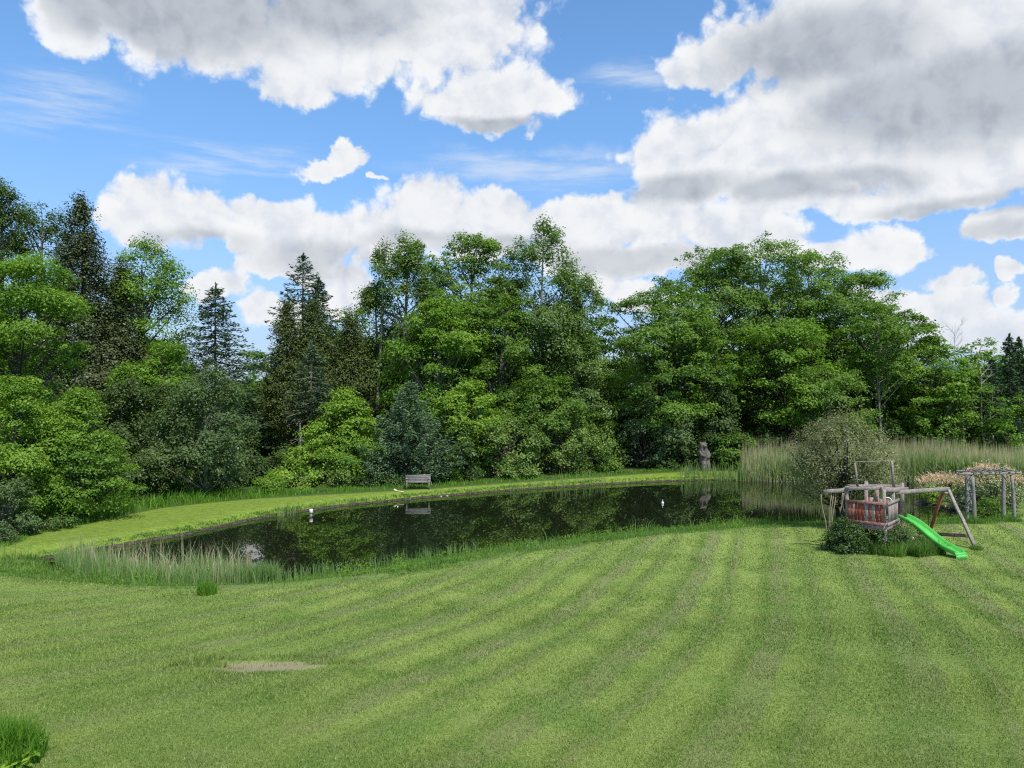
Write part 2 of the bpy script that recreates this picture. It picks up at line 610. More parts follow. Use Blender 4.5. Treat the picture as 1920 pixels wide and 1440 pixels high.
M['chain'] = plain_mat('rusty_chain', (0.035, 0.028, 0.024), rough=0.6, metallic=0.5)
M['white'] = plain_mat('white_plastic', (0.78, 0.77, 0.74), rough=0.4, var=0.05)
M['cream'] = plain_mat('cream_plastic', (0.70, 0.62, 0.42), rough=0.5, var=0.05)
M['stone'] = plain_mat('bank_stone', (0.055, 0.048, 0.038), rough=0.9, var=0.5, scale=12)
M['bench_wood'] = wood_mat('bench_timber', (0.34, 0.32, 0.30), (0.15, 0.14, 0.13), stretch=(2, 8, 8), scale=4.0, dark=0.35)
M['pale_stone'] = plain_mat('pale_stone', (0.34, 0.31, 0.25), rough=0.9, var=0.2)
M['black'] = plain_mat('dark_hollow', (0.015, 0.013, 0.012), rough=0.9)
M['hill'] = plain_mat('hazy_hill', (0.10, 0.16, 0.22), rough=1.0, var=0.1, scale=0.01)

# ------------------------------------------------------------------ ground sheet
CENTRE = np.array([-11.8, 23.8])


def axis(lo, hi, step, out, growth=1.22):
    mid = list(np.arange(lo, hi + 1e-6, step))
    a, s = [], step
    x = mid[-1]
    while x < out:
        s *= growth
        x += s
        a.append(x)
    b, s = [], step
    x = mid[0]
    while x > -out:
        s *= growth
        x -= s
        b.append(x)
    return np.array(b[::-1] + mid + a)


gxs = axis(-36, 40, 0.2, 3000)
gys = axis(5, 66, 0.2, 3000)
GX, GY = np.meshgrid(gxs, gys)
X, Y = GX.ravel(), GY.ravel()
SD = signed_dist(np.stack([X, Y], 1), pond_s)
Z = height(X, Y, SD)
nx, ny = len(gxs), len(gys)
i = np.arange(ny - 1)[:, None] * nx
j = np.arange(nx - 1)[None, :]
Q = np.stack([i + j, i + j + 1, i + nx + j + 1, i + nx + j], -1).reshape(-1)
mb = MB()
mb.add(np.stack([X, Y, Z], 1), Q, np.full(len(Q) // 4, 4))
ground = mb.build('ground', M['ground'], smooth=True)
tag(ground, kind='structure')


def vattr(o, name, val):
    at = o.data.attributes.new(name, 'FLOAT', 'POINT')
    at.data.foreach_set('value', np.asarray(val, np.float32))


def u_of(x, y):
    ca, sa = math.cos(math.radians(19)), math.sin(math.radians(19))
    dx, dy = x - CENTRE[0], y - CENTRE[1]
    n_ = dx * ca - dy * sa
    t_ = dx * sa + dy * ca
    return np.hypot(n_, np.where(t_ < 0, 0.62 * t_, 0.0))


def fade_of(x, y):
    return 0.35 * (1 - sstep(8.5, 13.0, y)) + 0.35 * (1 - sstep(-9.0, -2.0, x))


FS = far_side(X, Y)
near_lawn = 1 - sstep(-0.25, 0.15, Y - y_edge_near(X))
far_lawn = (FS > 0.5) * (1 - sstep(-0.2, 0.2, Y - y_edge_far(X))) * (X < 19) * sstep(-19.6, -19.1, X + 0.25 * np.sin(Y * 1.7))
# grassy spit on the right of the pond
spit = sstep(1.0, 0.2, np.hypot((X - 20.5) / 3.2, (Y - 41.5) / 3.2)) if False else (np.hypot((X - 21.5) / 3.5, (Y - 41.0) / 4.0) < 1) * 1.0
vattr(ground, 'u', u_of(X, Y))
vattr(ground, 'fade', fade_of(X, Y))
vattr(ground, 'z_far', np.maximum(FS, spit) * 1.0)
vattr(ground, 'z_rough', (1 - np.clip(near_lawn + far_lawn + spit, 0, 1)) * np.where((FS < 0.5) & (SD < 6), 0.3, 1.0))
rim = np.where(SD < 0, 1, 1 - sstep(0.03, 0.24, SD))
vattr(ground, 'z_mud', rim)
eb = ((X + 4.15 + 0.12 * np.sin(Y * 9)) / 1.05) ** 2 + ((Y - 12.42) / 0.36) ** 2
vattr(ground, 'z_bare', 1 - sstep(0.3, 1.25, eb))

# water sheet
mb = MB()
wp = pond_s + 0
cen = wp.mean(0)
outw = []
for k in range(len(wp)):
    t = wp[(k + 1) % len(wp)] - wp[k - 1]
    nrm = np.array([t[1], -t[0]])
    nrm /= np.linalg.norm(nrm)
    if signed_dist([wp[k] + nrm * 0.1], pond_s)[0] < 0:
        nrm = -nrm
    outw.append(wp[k] + nrm * 0.25)
V = [(p[0], p[1], 0.0) for p in outw]
mb.faces(V, [tuple(range(len(V)))])
water = mb.build('water', M['water'])
tag(water, kind='structure')

# distant hills
for (x0, x1, yy, hh, sd_) in ((500, 3200, 2600, 155, 3), (-2600, 600, 2800, 60, 5)):
    xs = np.linspace(x0, x1, 60)
    r = np.random.default_rng(sd_)
    prof = hh * (0.55 + 0.25 * np.sin(xs / 310 + sd_) + 0.15 * np.sin(xs / 130 + 2)) * np.sin(np.linspace(0.15, PI - 0.15, 60)) ** 0.6
    V = []
    for x_, p_ in zip(xs, prof):
        V += [(x_, yy, 0), (x_, yy + 200, p_ * 0.8), (x_, yy + 400, p_), (x_, yy + 900, 0)]
    fs = [(4 * a + b, 4 * a + 4 + b, 4 * a + 5 + b, 4 * a + 1 + b) for a in range(59) for b in range(3)]
    mb = MB()
    mb.faces(V, fs)
    tag(mb.build('hills', M['hill'], smooth=True), kind='structure')


# ------------------------------------------------------------------ grass and reeds
def blades(mb, P, h, w, lean, r, seg=2, droop=0.35, v=None, lean_dir=None):
    """P (n,3); h, w arrays"""
    n = len(P)
    if n == 0:
        return
    ang = r.uniform(0, 2 * PI, n)
    fx = np.stack([np.cos(ang), np.sin(ang), np.zeros(n)], 1)
    la = r.uniform(0, 2 * PI, n) if lean_dir is None else lean_dir + r.normal(0, 0.7, n)
    L = np.stack([np.cos(la), np.sin(la), np.zeros(n)], 1) * (np.abs(r.normal(0, lean, n)) * h)[:, None]
    up = np.zeros((n, 3))
    up[:, 2] = h
    if v is None:
        v = r.uniform(0, 1, n)
    w2 = (w * 0.5)[:, None]
    if seg == 1:
        V = np.empty((n, 3, 3))
        V[:, 0] = P - fx * w2
        V[:, 1] = P + fx * w2
        V[:, 2] = P + up + L
        mb.add(V.reshape(-1, 3), np.arange(n * 3), np.full(n, 3), np.repeat(v, 3))
        return
    V = np.empty((n, 5, 3))
    mid = P + up * 0.6 + L * (0.6 - droop * 0.5)
    V[:, 0] = P - fx * w2
    V[:, 1] = P + fx * w2
    V[:, 2] = mid + fx * w2 * 0.75
    V[:, 3] = mid - fx * w2 * 0.75
    V[:, 4] = P + up * (1 - 0.25 * np.minimum(1, np.linalg.norm(L, axis=1) / np.maximum(h, 1e-3)))[:, None] + L * (1 + droop)
    base = np.arange(n)[:, None] * 5
    loops = np.concatenate([base + np.array([[0, 1, 2, 3]]), base + np.array([[3, 2, 4]])], 1)
    mb.add(V.reshape(-1, 3), loops.ravel(), np.tile([4, 3], n), np.repeat(v, 5))


def scatter(x0, x1, y0, y1, n, r, keep):
    x = r.uniform(x0, x1, n)
    y = r.uniform(y0, y1, n)
    sd = signed_dist(np.stack([x, y], 1), pond_s)
    k = keep(x, y, sd)
    k = r.uniform(0, 1, n) < k
    x, y, sd = x[k], y[k], sd[k]
    return x, y, sd


# turf blades, near half of the lawn
r = np.random.default_rng(11)
mb = MB()
us = []
fd = []
for (y0, y1, dens, hh, ww) in ((7.4, 10, 3000, 0.045, 0.010), (10, 13, 1900, 0.048, 0.013), (13, 17, 1100, 0.05, 0.018), (17, 23, 560, 0.05, 0.026), (23, 33, 200, 0.055, 0.04)):
    n = int((y1 - y0) * (y1 * 0.72 * 2) * dens)
    y = r.uniform(y0, y1, n)
    x = r.uniform(-1, 1, n) * y * 0.71
    ed = y_edge_near(x)
    k = (y < ed)
    e = ((x + 4.15) / 1.0) ** 2 + ((y - 12.42) / 0.34) ** 2
    k &= (e + 0.75 * vnoise(x * 4, y * 11, 61) > 1) | (r.uniform(0, 1, n) < 0.10)
    x, y = x[k], y[k]
    z = height(x, y, np.full(len(x), 9.0)) if y1 < 17 else height(x, y)
    h = 0.72 * hh * r.uniform(0.5, 1.3, len(x)) * (1 + 0.25 * vnoise(x * 1.5, y * 1.5, 8))
    e = ((x + 4.15) / 1.12) ** 2 + ((y - 12.45) / 0.42) ** 2
    h = np.where((e < 1.9) & (y > 12.4), h * 2.4, h)
    blades(mb, np.stack([x, y, z - 0.004], 1), h, np.full(len(x), ww) * r.uniform(0.6, 1.3, len(x)), 0.6, r, seg=1)
    us.append(np.repeat(u_of(x, y), 3))
    fd.append(np.repeat(fade_of(x, y), 3))
o = mb.build('lawn_grass', M['turf'])
vattr(o, 'u', np.concatenate(us))
vattr(o, 'fade', np.concatenate(fd))
tag(o, 'short mown striped grass covering the lawn in front of the pond', 'grass', kind='stuff')


def clumpy(x, y, seed, lo=-0.2, hi=0.8):
    return 0.25 + 0.75 * sstep(lo, hi, vnoise(x * 2.0, y * 2.0, seed))


# fringe of tall grass along the near shore
r = np.random.default_rng(12)
x, y, sd = scatter(-26, 24, 17, 37, 330000, r, lambda x, y, sd: (y > y_edge_near(x) - 0.05) * (sd > -0.35) * (sd < 6.0) * (far_side(x, y) < 0.6) * clumpy(x, y, 4))
z = height(x, y, sd)
t = np.clip(1 - sd / 4.5, 0, 1)
hmod = 0.55 + 0.45 * clumpy(x * 0.6, y * 0.6, 9)
h = (0.07 + 0.19 * t) * np.interp(960 + x / y * F, [400, 450, 540, 620], [1.0, 0.55, 0.55, 1.0]) * r.uniform(0.6, 1.5, len(x)) * hmod
tall = (r.uniform(0, 1, len(x)) < 0.035) & (vnoise(x * 0.7, y * 0.7, 15) > 0.0)
h = np.where(tall, r.uniform(0.4, 0.8, len(x)), h)
mb = MB()
blades(mb, np.stack([x, y, z - 0.01], 1), h, 0.016 + 0.012 * r.uniform(0, 1, len(x)), 0.35, r)
o = mb.build('shore_grass', M['grass'])
tag(o, 'unmown green grass fringe along the near shore of the pond', 'tall grass', kind='stuff')

# broad-leaved weeds in the fringe
x, y, sd = scatter(-26, 24, 17, 37, 5200, r, lambda x, y, sd: (y > y_edge_near(x) + 0.2) * (sd > 0.1) * (sd < 6.0) * (far_side(x, y) < 0.6) * (vnoise(x * 1.3, y * 1.3, 21) > 0.35))
z = height(x, y, sd)
mb = MB()
n = len(x)
hh = r.uniform(0.12, 0.5, n)
K = 16
cx = np.repeat(x, K) + r.normal(0, 0.09, n * K)
cy_ = np.repeat(y, K) + r.normal(0, 0.09, n * K)
cz = np.repeat(z, K) + np.repeat(hh, K) * r.uniform(0.1, 1, n * K)
C = np.stack([cx, cy_, cz], 1)
T = r.normal(0, 1, (n * K, 3))
T[:, 2] *= 0.4
T /= np.linalg.norm(T, axis=1, keepdims=True)
B = np.cross(T, [0, 0, 1.0])
mb.quads(C, T * 0.055, B * 0.022, r.uniform(0, 1, n * K))
o = mb.build('shore_weeds', M['maple'])
tag(o, 'leafy bright green weeds mixed into the grass along the near shore', 'weeds', kind='stuff')

# tall grass behind the far strip on the left, and rough tufts along the wood's edge
r = np.random.default_rng(13)


def back_keep(x, y, sd):
    px = 960 + x / y * F
    depth = np.interp(px, [-60, 30, 110, 160, 300, 470, 500, 700, 900, 1300, 1400], [5.0, 4.5, 3.5, 3.6, 3.6, 2.9, 2.2, 2.0, 1.8, 1.6, 1.6])
    d = y - y_edge_far(x)
    return (((d > 0.15 + 0.45 * sstep(480, 620, px)) & (d < depth) & (x > -19.4)) | ((x + 0.25 * np.sin(y * 1.7) < -19.25) & (x > -25))) * (far_side(x, y) > 0.5) * (x < 19.5) * clumpy(x, y, 5)


x, y, sd = scatter(-32, 19.5, 24, 60, 330000, r, back_keep)
z = height(x, y, sd)
px = 960 + x / y * F
hb = np.interp(px, [-60, 100, 160, 300, 460, 520, 700, 1400], [0.35, 0.4, 0.55, 0.62, 0.6, 0.36, 0.26, 0.26])
hb = hb * (0.40 + 0.60 * np.clip((y - y_edge_far(x)) / 1.4, 0, 1))
mb = MB()
blades(mb, np.stack([x, y, z - 0.01], 1), hb * r.uniform(0.6, 1.3, len(x)), 0.03 + 0.015 * r.uniform(0, 1, len(x)), 0.35, r)
o = mb.build('meadow_grass', M['grass_bright'])
tag(o, 'lush uncut grass along the foot of the wood behind the far bank', 'tall grass', kind='stuff')

# short grass on the far bank edge, hanging over the mud rim
r = np.random.default_rng(14)
x, y, sd = scatter(-24, 20, 26, 58, 900000, r, lambda x, y, sd: (sd > 0.02) * (sd < 0.5) * (far_side(x, y) > 0.45) * clumpy(x * 2, y * 2, 6, 0.0, 0.9))
z = height(x, y, sd)
mb = MB()
blades(mb, np.stack([x, y, z - 0.01], 1), r.uniform(0.04, 0.16, len(x)), np.full(len(x), 0.035), 0.5, r)
o = mb.build('bank_grass', M['grass'])
tag(o, 'short grass hanging over the muddy rim of the far bank', 'grass', kind='stuff')

# thin young reeds along the far bank (photo columns 1050-1130 and 1280-1400)
r = np.random.default_rng(15)


def strip_pts(px0, px1, n, off0, off1):
    px = r.uniform(px0, px1, n)
    D = np.interp(px, [62, 200, 300, 400, 480, 583, 700, 850, 1000, 1100, 1200, 1300, 1400, 1500, 1600, 1690], [27.4, 29.5, 31.4, 33.9, 36.2, 39.4, 41.6, 44.9, 47.6, 49.5, 50.9, 52.5, 52.2, 51.3, 50.9, 50.9])
    D = D + r.uniform(off0, off1, n)
    x = gx(px, D)
    return x, D


mb = MB()
for (a, b, n, o0, o1, hh) in ((1010, 1135, 80, -0.5, 0.7, 0.75), (955, 1010, 60, -0.3, 0.5, 0.4), (1275, 1420, 380, -0.6, 1.2, 0.85), (640, 900, 60, -0.2, 0.4, 0.3), (520, 560, 40, -1.0, 0.2, 0.6)):
    x, y = strip_pts(a, b, n, o0, o1)
    z = np.maximum(height(x, y), -0.1)
    blades(mb, np.stack([x, y, z], 1), hh * r.uniform(0.5, 1.35, n), 0.035 + 0.015 * r.uniform(0, 1, n), 0.12, r)
o = mb.build('young_reeds', M['reed'])
tag(o, 'sparse pale green reeds standing in the shallows of the far bank', 'reeds', kind='stuff')

# big reed belt, far right
r = np.random.default_rng(16)


def belt(px0, px1, n, o0, o1, front):
    px = r.uniform(px0, px1, n)
    D0 = np.interp(px, front[0], front[1])
    y = D0 + r.uniform(o0, o1, n) ** 1.0
    return gx(px, y), y


fr = ([1360, 1400, 1500, 1690, 1760, 1830, 1900, 2200], [53.0, 51.9, 51.0, 50.6, 49.5, 48.0, 46.0, 44.0])
mb = MB()
x, y = belt(1385, 2150, 52000, 0, 9, fr)
z = height(x, y)
edge = sstep(1385, 1440, 960 + x / y * F)
blades(mb, np.stack([x, y, z], 1), (0.55 + 0.45 * edge) * r.uniform(0.9, 1.75, len(x)) * (1 + 0.15 * vnoise(x, y, 31)), 0.05 + 0.03 * r.uniform(0, 1, len(x)), 0.14, r)
o = mb.build('reed_bed', M['reed'])
tag(o, 'dense green reed bed along the far right shore of the pond', 'reeds', kind='stuff')
mb = MB()
x, y = belt(1390, 2150, 10500, 0, 9, fr)
z = height(x, y)
blades(mb, np.stack([x, y, z], 1), r.uniform(1.3, 2.5, len(x)) * (1 + 0.12 * vnoise(x, y, 32)), 0.028 + 0.02 * r.uniform(0, 1, len(x)), 0.05, r)
x, y = belt(1400, 1800, 700, -0.2, 0.5, fr)
z = height(x, y)
blades(mb, np.stack([x, y, z], 1), r.uniform(0.5, 1.4, len(x)), np.full(len(x), 0.03), 0.6, r)
o = mb.build('dry_reeds', M['reed_dry'])
tag(o, 'tan dead reed stalks standing above the green reed bed', 'dry reeds', kind='stuff')

# cattails in the near left shallows
r = np.random.default_rng(17)


def cat_pts(n, px0=108, px1=530):
    px = r.uniform(px0, px1, n)
    pyc = np.interp(px, [62, 108, 180, 280, 380, 480, 600, 850, 1000], [1058, 1071, 1081, 1090, 1097, 1098, 1084, 1045, 1021])
    D0 = np.array([depth_at(p, 0.0) for p in pyc])
    wdt = np.interp(px, [108, 160, 420, 470, 530], [0.5, 2.4, 2.2, 0.7, 0.4])
    y = D0 + r.uniform(-0.5, 1.0, n) * wdt
    return gx(px, y), y


mb = MB()
x, y = cat_pts(6800)
keep = r.uniform(0, 1, len(x)) < clumpy(x * 0.8, y * 0.8, 41, -0.6, 0.4)
x, y = x[keep], y[keep]
z = np.maximum(height(x, y), -0.05)
blades(mb, np.stack([x, y, z - 0.03], 1), r.uniform(0.35, 0.9, len(x)), 0.016 + 0.012 * r.uniform(0, 1, len(x)), 0.2, r)
x, y = cat_pts(420, 530, 900)
z = np.maximum(height(x, y), -0.05)
blades(mb, np.stack([x, y, z - 0.03], 1), r.uniform(0.3, 0.7, len(x)), np.full(len(x), 0.018), 0.2, r)
o = mb.build('cattails', M['cattail'])
tag(o, 'blue-green cattail leaves standing in the near left shallows', 'cattails', kind='stuff')
mb = MB()
x, y = cat_pts(520, 115, 470)
z = np.maximum(height(x, y), -0.05)
blades(mb, np.stack([x, y, z - 0.03], 1), r.uniform(0.7, 1.55, len(x)), 0.014 + 0.012 * r.uniform(0, 1, len(x)), 0.16, r)
o = mb.build('dry_cattail_stalks', M['reed_dry'])
tag(o, 'pale dead cattail stalks rising above the near left reeds', 'dry reeds', kind='stuff')


def grass_clump(name, x, y, rad, h, n, mat, label, w=0.012, lean=0.3, seed=1, leaves=0):
    r = np.random.default_rng(seed)
    a = r.uniform(0, 2 * PI, n)
    q = rad * np.sqrt(r.uniform(0, 1, n))
    lx, ly = q * np.cos(a), q * np.sin(a)
    z0 = H1(x, y)
    zz = height(x + lx, y + ly) - z0
    root = empty(name, (x, y, z0))
    mb = MB()
    hh = h * r.uniform(0.5, 1.15, n) * (1 - 0.45 * (q / rad) ** 2)
    blades(mb, np.stack([lx, ly, zz - 0.01], 1), hh, w * r.uniform(0.6, 1.4, n), lean, r)
    mb.build('blades', mat, root)
    if leaves:
        m2 = MB()
        a = r.uniform(0, 2 * PI, leaves)
        q = rad * 0.9 * np.sqrt(r.uniform(0, 1, leaves))
        C = np.stack([q * np.cos(a) + rad * 0.2, q * np.sin(a) - rad * 0.5, r.uniform(0.03, 0.16, leaves)], 1)
        T = r.normal(0, 1, (leaves, 3))
        T[:, 2] = np.abs(T[:, 2]) * 0.4
        T /= np.linalg.norm(T, axis=1, keepdims=True)
        B = np.cross(T, [0, 0, 1.0])
        m2.quads(C, T * 0.065, B * 0.03, r.uniform(0.3, 1, leaves))
        m2.build('weed_leaves', M['bright'], root)
    tag(root, label, 'grass clump')
    return root


Dc = 8.55
grass_clump('grass_clump', gx(10, Dc), Dc, 0.42, 0.58, 1500, M['grass_bright'], 'large tuft of long grass and weeds at the bottom left edge of the lawn', w=0.014, lean=0.32, seed=51, leaves=220)
Dc = 18.95
grass_clump('grass_clump', gx(390, Dc), Dc, 0.24, 0.42, 700, M['grass_bright'], 'lone dark green grass tuft left standing on the mown lawn before the cattails', w=0.014, lean=0.25, seed=52)

# ------------------------------------------------------------------ trees
TREES = []


def prof(t, tm, a, b):
    t = np.clip(t, 0.0001, 0.9999)
    lo = (1 - (1 - np.minimum(t / tm, 1)) ** 2) ** a
    hi = (1 - np.clip((t - tm) / (1 - tm), 0, 1) ** 2) ** b
    return np.where(t < tm, lo, hi)


def cprof(t, tm, a, b):
    t = np.clip(t, 0.0001, 0.9999)
    return np.where(t < tm, (t / tm) ** a, ((1 - t) / (1 - tm)) ** b)


def branch_path(p0, p1, r, k=5, sag=0.0, wob=0.05):
    p0, p1 = np.array(p0, float), np.array(p1, float)
    L = np.linalg.norm(p1 - p0)
    mid = (p0 + p1) / 2 + np.array([0, 0, -sag * L]) + r.normal(0, wob * L, 3)
    t = np.linspace(0, 1, k)[:, None]
    return (1 - t) ** 2 * p0 + 2 * t * (1 - t) * mid + t ** 2 * p1


def leaf_quads(mb, C, Nn, s, asp, r, v):
    n = len(C)
    T = np.cross(Nn, r.normal(0, 1, (n, 3)))
    T /= np.linalg.norm(T, axis=1, keepdims=True) + 1e-9
    B = np.cross(Nn, T)
    mb.quads(C, T * (s * 0.5)[:, None], B * (s * asp * 0.5)[:, None], v)


def broadleaf(name, x, y, Ht, W, leaf, bark, label, cat='tree', group=None, crown_base=0.15, pr=(0.42, 0.5, 0.6), seed=1,
              flat=0.5, cr=None, cover=5.0, s=None, pointed=False, bough=True, trunk_r=None, lean=(0, 0), lobes=0.22, stems=1, inner=0.5, asp=0.55, branches=True, ymin=None, gap=0.0, ground_z=None, clump_name='crown'):
    r = np.random.default_rng(seed)
    z0 = H1(x, y) if ground_z is None else ground_z
    root = empty(name, (x, y, z0))
    D = y
    s = s or max(0.085, 0.0035 * D)
    flat = min(1.1, flat * 1.25)
    W = W * 1.08
    cb = crown_base * Ht
    Hc = Ht - cb
    R = W / 2
    cr = cr or (0.32 + 0.075 * W)
    nc = int(max(14, 2.3 * W * Hc / cr ** 2 * 0.8))
    pf = cprof if pointed else prof
    t = r.uniform(0, 1, nc * 3)
    rr = pf(t, *pr)
    k = r.uniform(0, 1, nc * 3) < (rr * 0.9 + 0.1)
    t = t[k][:nc]
    nc = len(t)
    a = r.uniform(0, 2 * PI, nc)
    ph = r.uniform(0, 6.28, 4)
    lob = 1 + lobes * (np.sin(2 * a + ph[0] + 3 * t) + np.sin(3 * a + ph[1] - 5 * t) + 0.7 * np.sin(9 * t + ph[2]) + 0.7 * np.sin(5 * a + 12 * t + ph[3])) * 0.5
    q = (inner + (1 - inner) * r.uniform(0, 1, nc) ** 0.6)
    rad = np.maximum(pf(t, *pr) * R * lob - cr * 0.45, 0.02) * q
    lx = lean[0] * t + rad * np.cos(a)
    ly = lean[1] * t + rad * np.sin(a)
    lz = cb + t * Hc * 0.97
    C = np.stack([lx, ly, lz], 1)
    # most clumps sit on the outer and upper faces of a handful of boughs, so the crown breaks into masses
    if bough and W > 1.9:
        nb_ = int(6 + W * Hc / 4.5)
        tb_ = r.uniform(0.03, 0.93, nb_ * 3)
        kb = r.uniform(0, 1, nb_ * 3) < (pf(tb_, *pr) * 0.9 + 0.1)
        tb_ = tb_[kb][:nb_]
        nb_ = len(tb_)
        tb_[0] = 0.90
        ab_ = np.arange(nb_) * 2.4 + r.uniform(0, 0.9, nb_)
        rb_ = (0.26 + 0.20 * r.uniform(0, 1, nb_)) * R * (0.55 + 0.45 * pf(tb_, *pr))
        rb_ = np.maximum(rb_, 0.45)
        vs_ = 0.72
        rr_ = np.maximum(pf(tb_, *pr) * R * (1 + lobes * r.normal(0, 0.4, nb_)) - rb_ * 0.8, 0) * r.uniform(0.62, 1.05, nb_)
        BC = np.stack([lean[0] * tb_ + rr_ * np.cos(ab_), lean[1] * tb_ + rr_ * np.sin(ab_), np.minimum(cb + tb_ * Hc, Ht - rb_ * vs_ * 0.9)], 1)
        pick = r.choice(nb_, nc, p=rb_ ** 2 / (rb_ ** 2).sum())
        dd = r.normal(0, 1, (nc, 3))
        dd[:, 2] = np.abs(dd[:, 2]) * 0.9 - 0.25
        dd[:, 0] += 0.55 * np.cos(ab_[pick])
        dd[:, 1] += 0.55 * np.sin(ab_[pick])
        dd /= np.linalg.norm(dd, axis=1, keepdims=True)
        dd[:, 2] *= vs_
        CB = BC[pick] + dd * (rb_[pick] * r.uniform(0.72, 1.05, nc))[:, None]
        CB[:, 2] = np.maximum(CB[:, 2], 0.12)
        use = r.uniform(0, 1, nc) < 0.66
        C = np.where(use[:, None], CB, C)
        lx, ly, lz = C[:, 0], C[:, 1], C[:, 2]
        cr = cr * 0.8
    if gap > 0:
        g = vnoise(lx * 0.9 + 7, lz * 0.9, seed + 5) > (gap * 2 - 1)
        C = C[g]
        nc = len(C)
    la = 0.5 * s * s * asp
    nl = int(cover * W * Hc / la)
    crs = cr * np.exp(r.normal(0, 0.38, nc)).clip(0.45, 1.9)
    wgt = crs ** 2
    cnt = r.multinomial(nl, wgt / wgt.sum())
    idx = r.permutation(np.repeat(np.arange(nc), cnt))
    n = len(idx)
    d = r.normal(0, 1, (n, 3))
    d /= np.linalg.norm(d, axis=1, keepdims=True)
    up = r.uniform(0, 1, n) < 0.62
    d[:, 2] = np.where(up, np.abs(d[:, 2]), d[:, 2])
    rq = crs[idx] * (r.uniform(0, 1, n) ** 0.45) * (1 + 0.14 * r.normal(0, 1, n).clip(-1, 1.6))
    off = d * rq[:, None]
    off[:, 2] *= flat
    # outer part of each clump droops
    off[:, 2] -= flat * 0.35 * (off[:, 0] ** 2 + off[:, 1] ** 2) / np.maximum(crs[idx], 0.1)
    P = C[idx] + off
    # a quarter of the leaves fill the crown loosely between the clumps
    nfill = int(n * 0.07)
    tf = r.uniform(0.02, 0.97, nfill)
    af = r.uniform(0, 2 * PI, nfill)
    lf = 1 + lobes * (np.sin(2 * af + ph[0] + 3 * tf) + np.sin(3 * af + ph[1] - 5 * tf) + 0.7 * np.sin(9 * tf + ph[2]) + 0.7 * np.sin(5 * af + 12 * tf + ph[3])) * 0.5
    qf = np.maximum(pf(tf, *pr) * R * lf - 0.15 * cr, 0.02) * r.uniform(0.25, 0.95, nfill)
    if gap > 0:
        qf = qf * 0.8
    P[:nfill] = np.stack([lean[0] * tf + qf * np.cos(af), lean[1] * tf + qf * np.sin(af), cb + tf * Hc * 0.97], 1) + r.normal(0, 0.12, (nfill, 3))
    P[:, 2] = np.maximum(P[:, 2], 0.03)
    outc = P - np.array([lean[0] * .5, lean[1] * .5, cb + Hc * 0.45])
    outc /= np.linalg.norm(outc, axis=1, keepdims=True) + 1e-9
    Nn = d * 0.5 + np.array([0, 0, 0.55]) + outc * 0.35 + r.normal(0, 0.42, (n, 3))
    Nn /= np.linalg.norm(Nn, axis=1, keepdims=True)
    cv = r.uniform(-0.16, 0.16, nc)
    v = np.clip(r.uniform(0.1, 0.9, n) + cv[idx] + 0.12 * d[:, 2], 0, 1)
    mb = MB()
    leaf_quads(mb, P, Nn, s * r.uniform(0.6, 1.3, n), asp, r, v)
    # trunk and limbs
    tb = MB()
    tr = trunk_r or (0.018 * Ht + 0.02)
    zs = np.linspace(-0.15, 1, 9)
    for st in range(stems):
        sa = 2 * PI * st / max(1, stems) + r.uniform(0, 1)
        so = 0.0 if stems == 1 else R * 0.35
        topx = lean[0] * 0.9 + so * math.cos(sa)
        topy = lean[1] * 0.9 + so * math.sin(sa)
        bx = 0 if stems == 1 else 0.12 * math.cos(sa)
        by = 0 if stems == 1 else 0.12 * math.sin(sa)
        zt = Ht * 0.9 * zs.clip(0)
        pth = np.stack([bx + (topx - bx) * zs.clip(0) ** 1.4 + 0.010 * Ht * np.sin(zs * 5 + ph[0] + st), by + (topy - by) * zs.clip(0) ** 1.4 + 0.010 * Ht * np.cos(zs * 4 + ph[1]), np.where(zs < 0, -0.15, zt)], 1)
        tb.tube(pth, tr * (1 - 0.88 * zs.clip(0)) * (1 if stems == 1 else 0.6) * np.where(zs < 0.05, 1.25, 1), 7)
        if branches:
            sel = r.permutation(nc)[: min(nc, 46 // stems)]
            for kk in sel:
                c = C[kk]
                za = max(c[2] - (0.5 + 0.9 * r.uniform()) * math.hypot(c[0], c[1]) - 0.3, crown_base * Ht * 0.7 + 0.05)
                za = min(za, Ht * 0.85)
                ti = za / (Ht * 0.9)
                p0 = (np.interp(za, pth[:, 2], pth[:, 0]), np.interp(za, pth[:, 2], pth[:, 1]), za)
                L = np.linalg.norm(np.array(p0) - c)
                rb = min(tr * (1 - 0.85 * ti) * 0.6, 0.02 * L + 0.012)
                tb.tube(branch_path(p0, c, r, 5, 0.08), np.linspace(rb, rb * 0.3, 5), 5, cap=False)
    tb.build('trunk', bark, root, smooth=True)
    mb.build(clump_name, leaf, root)
    tag(root, label, cat, group)
    return root


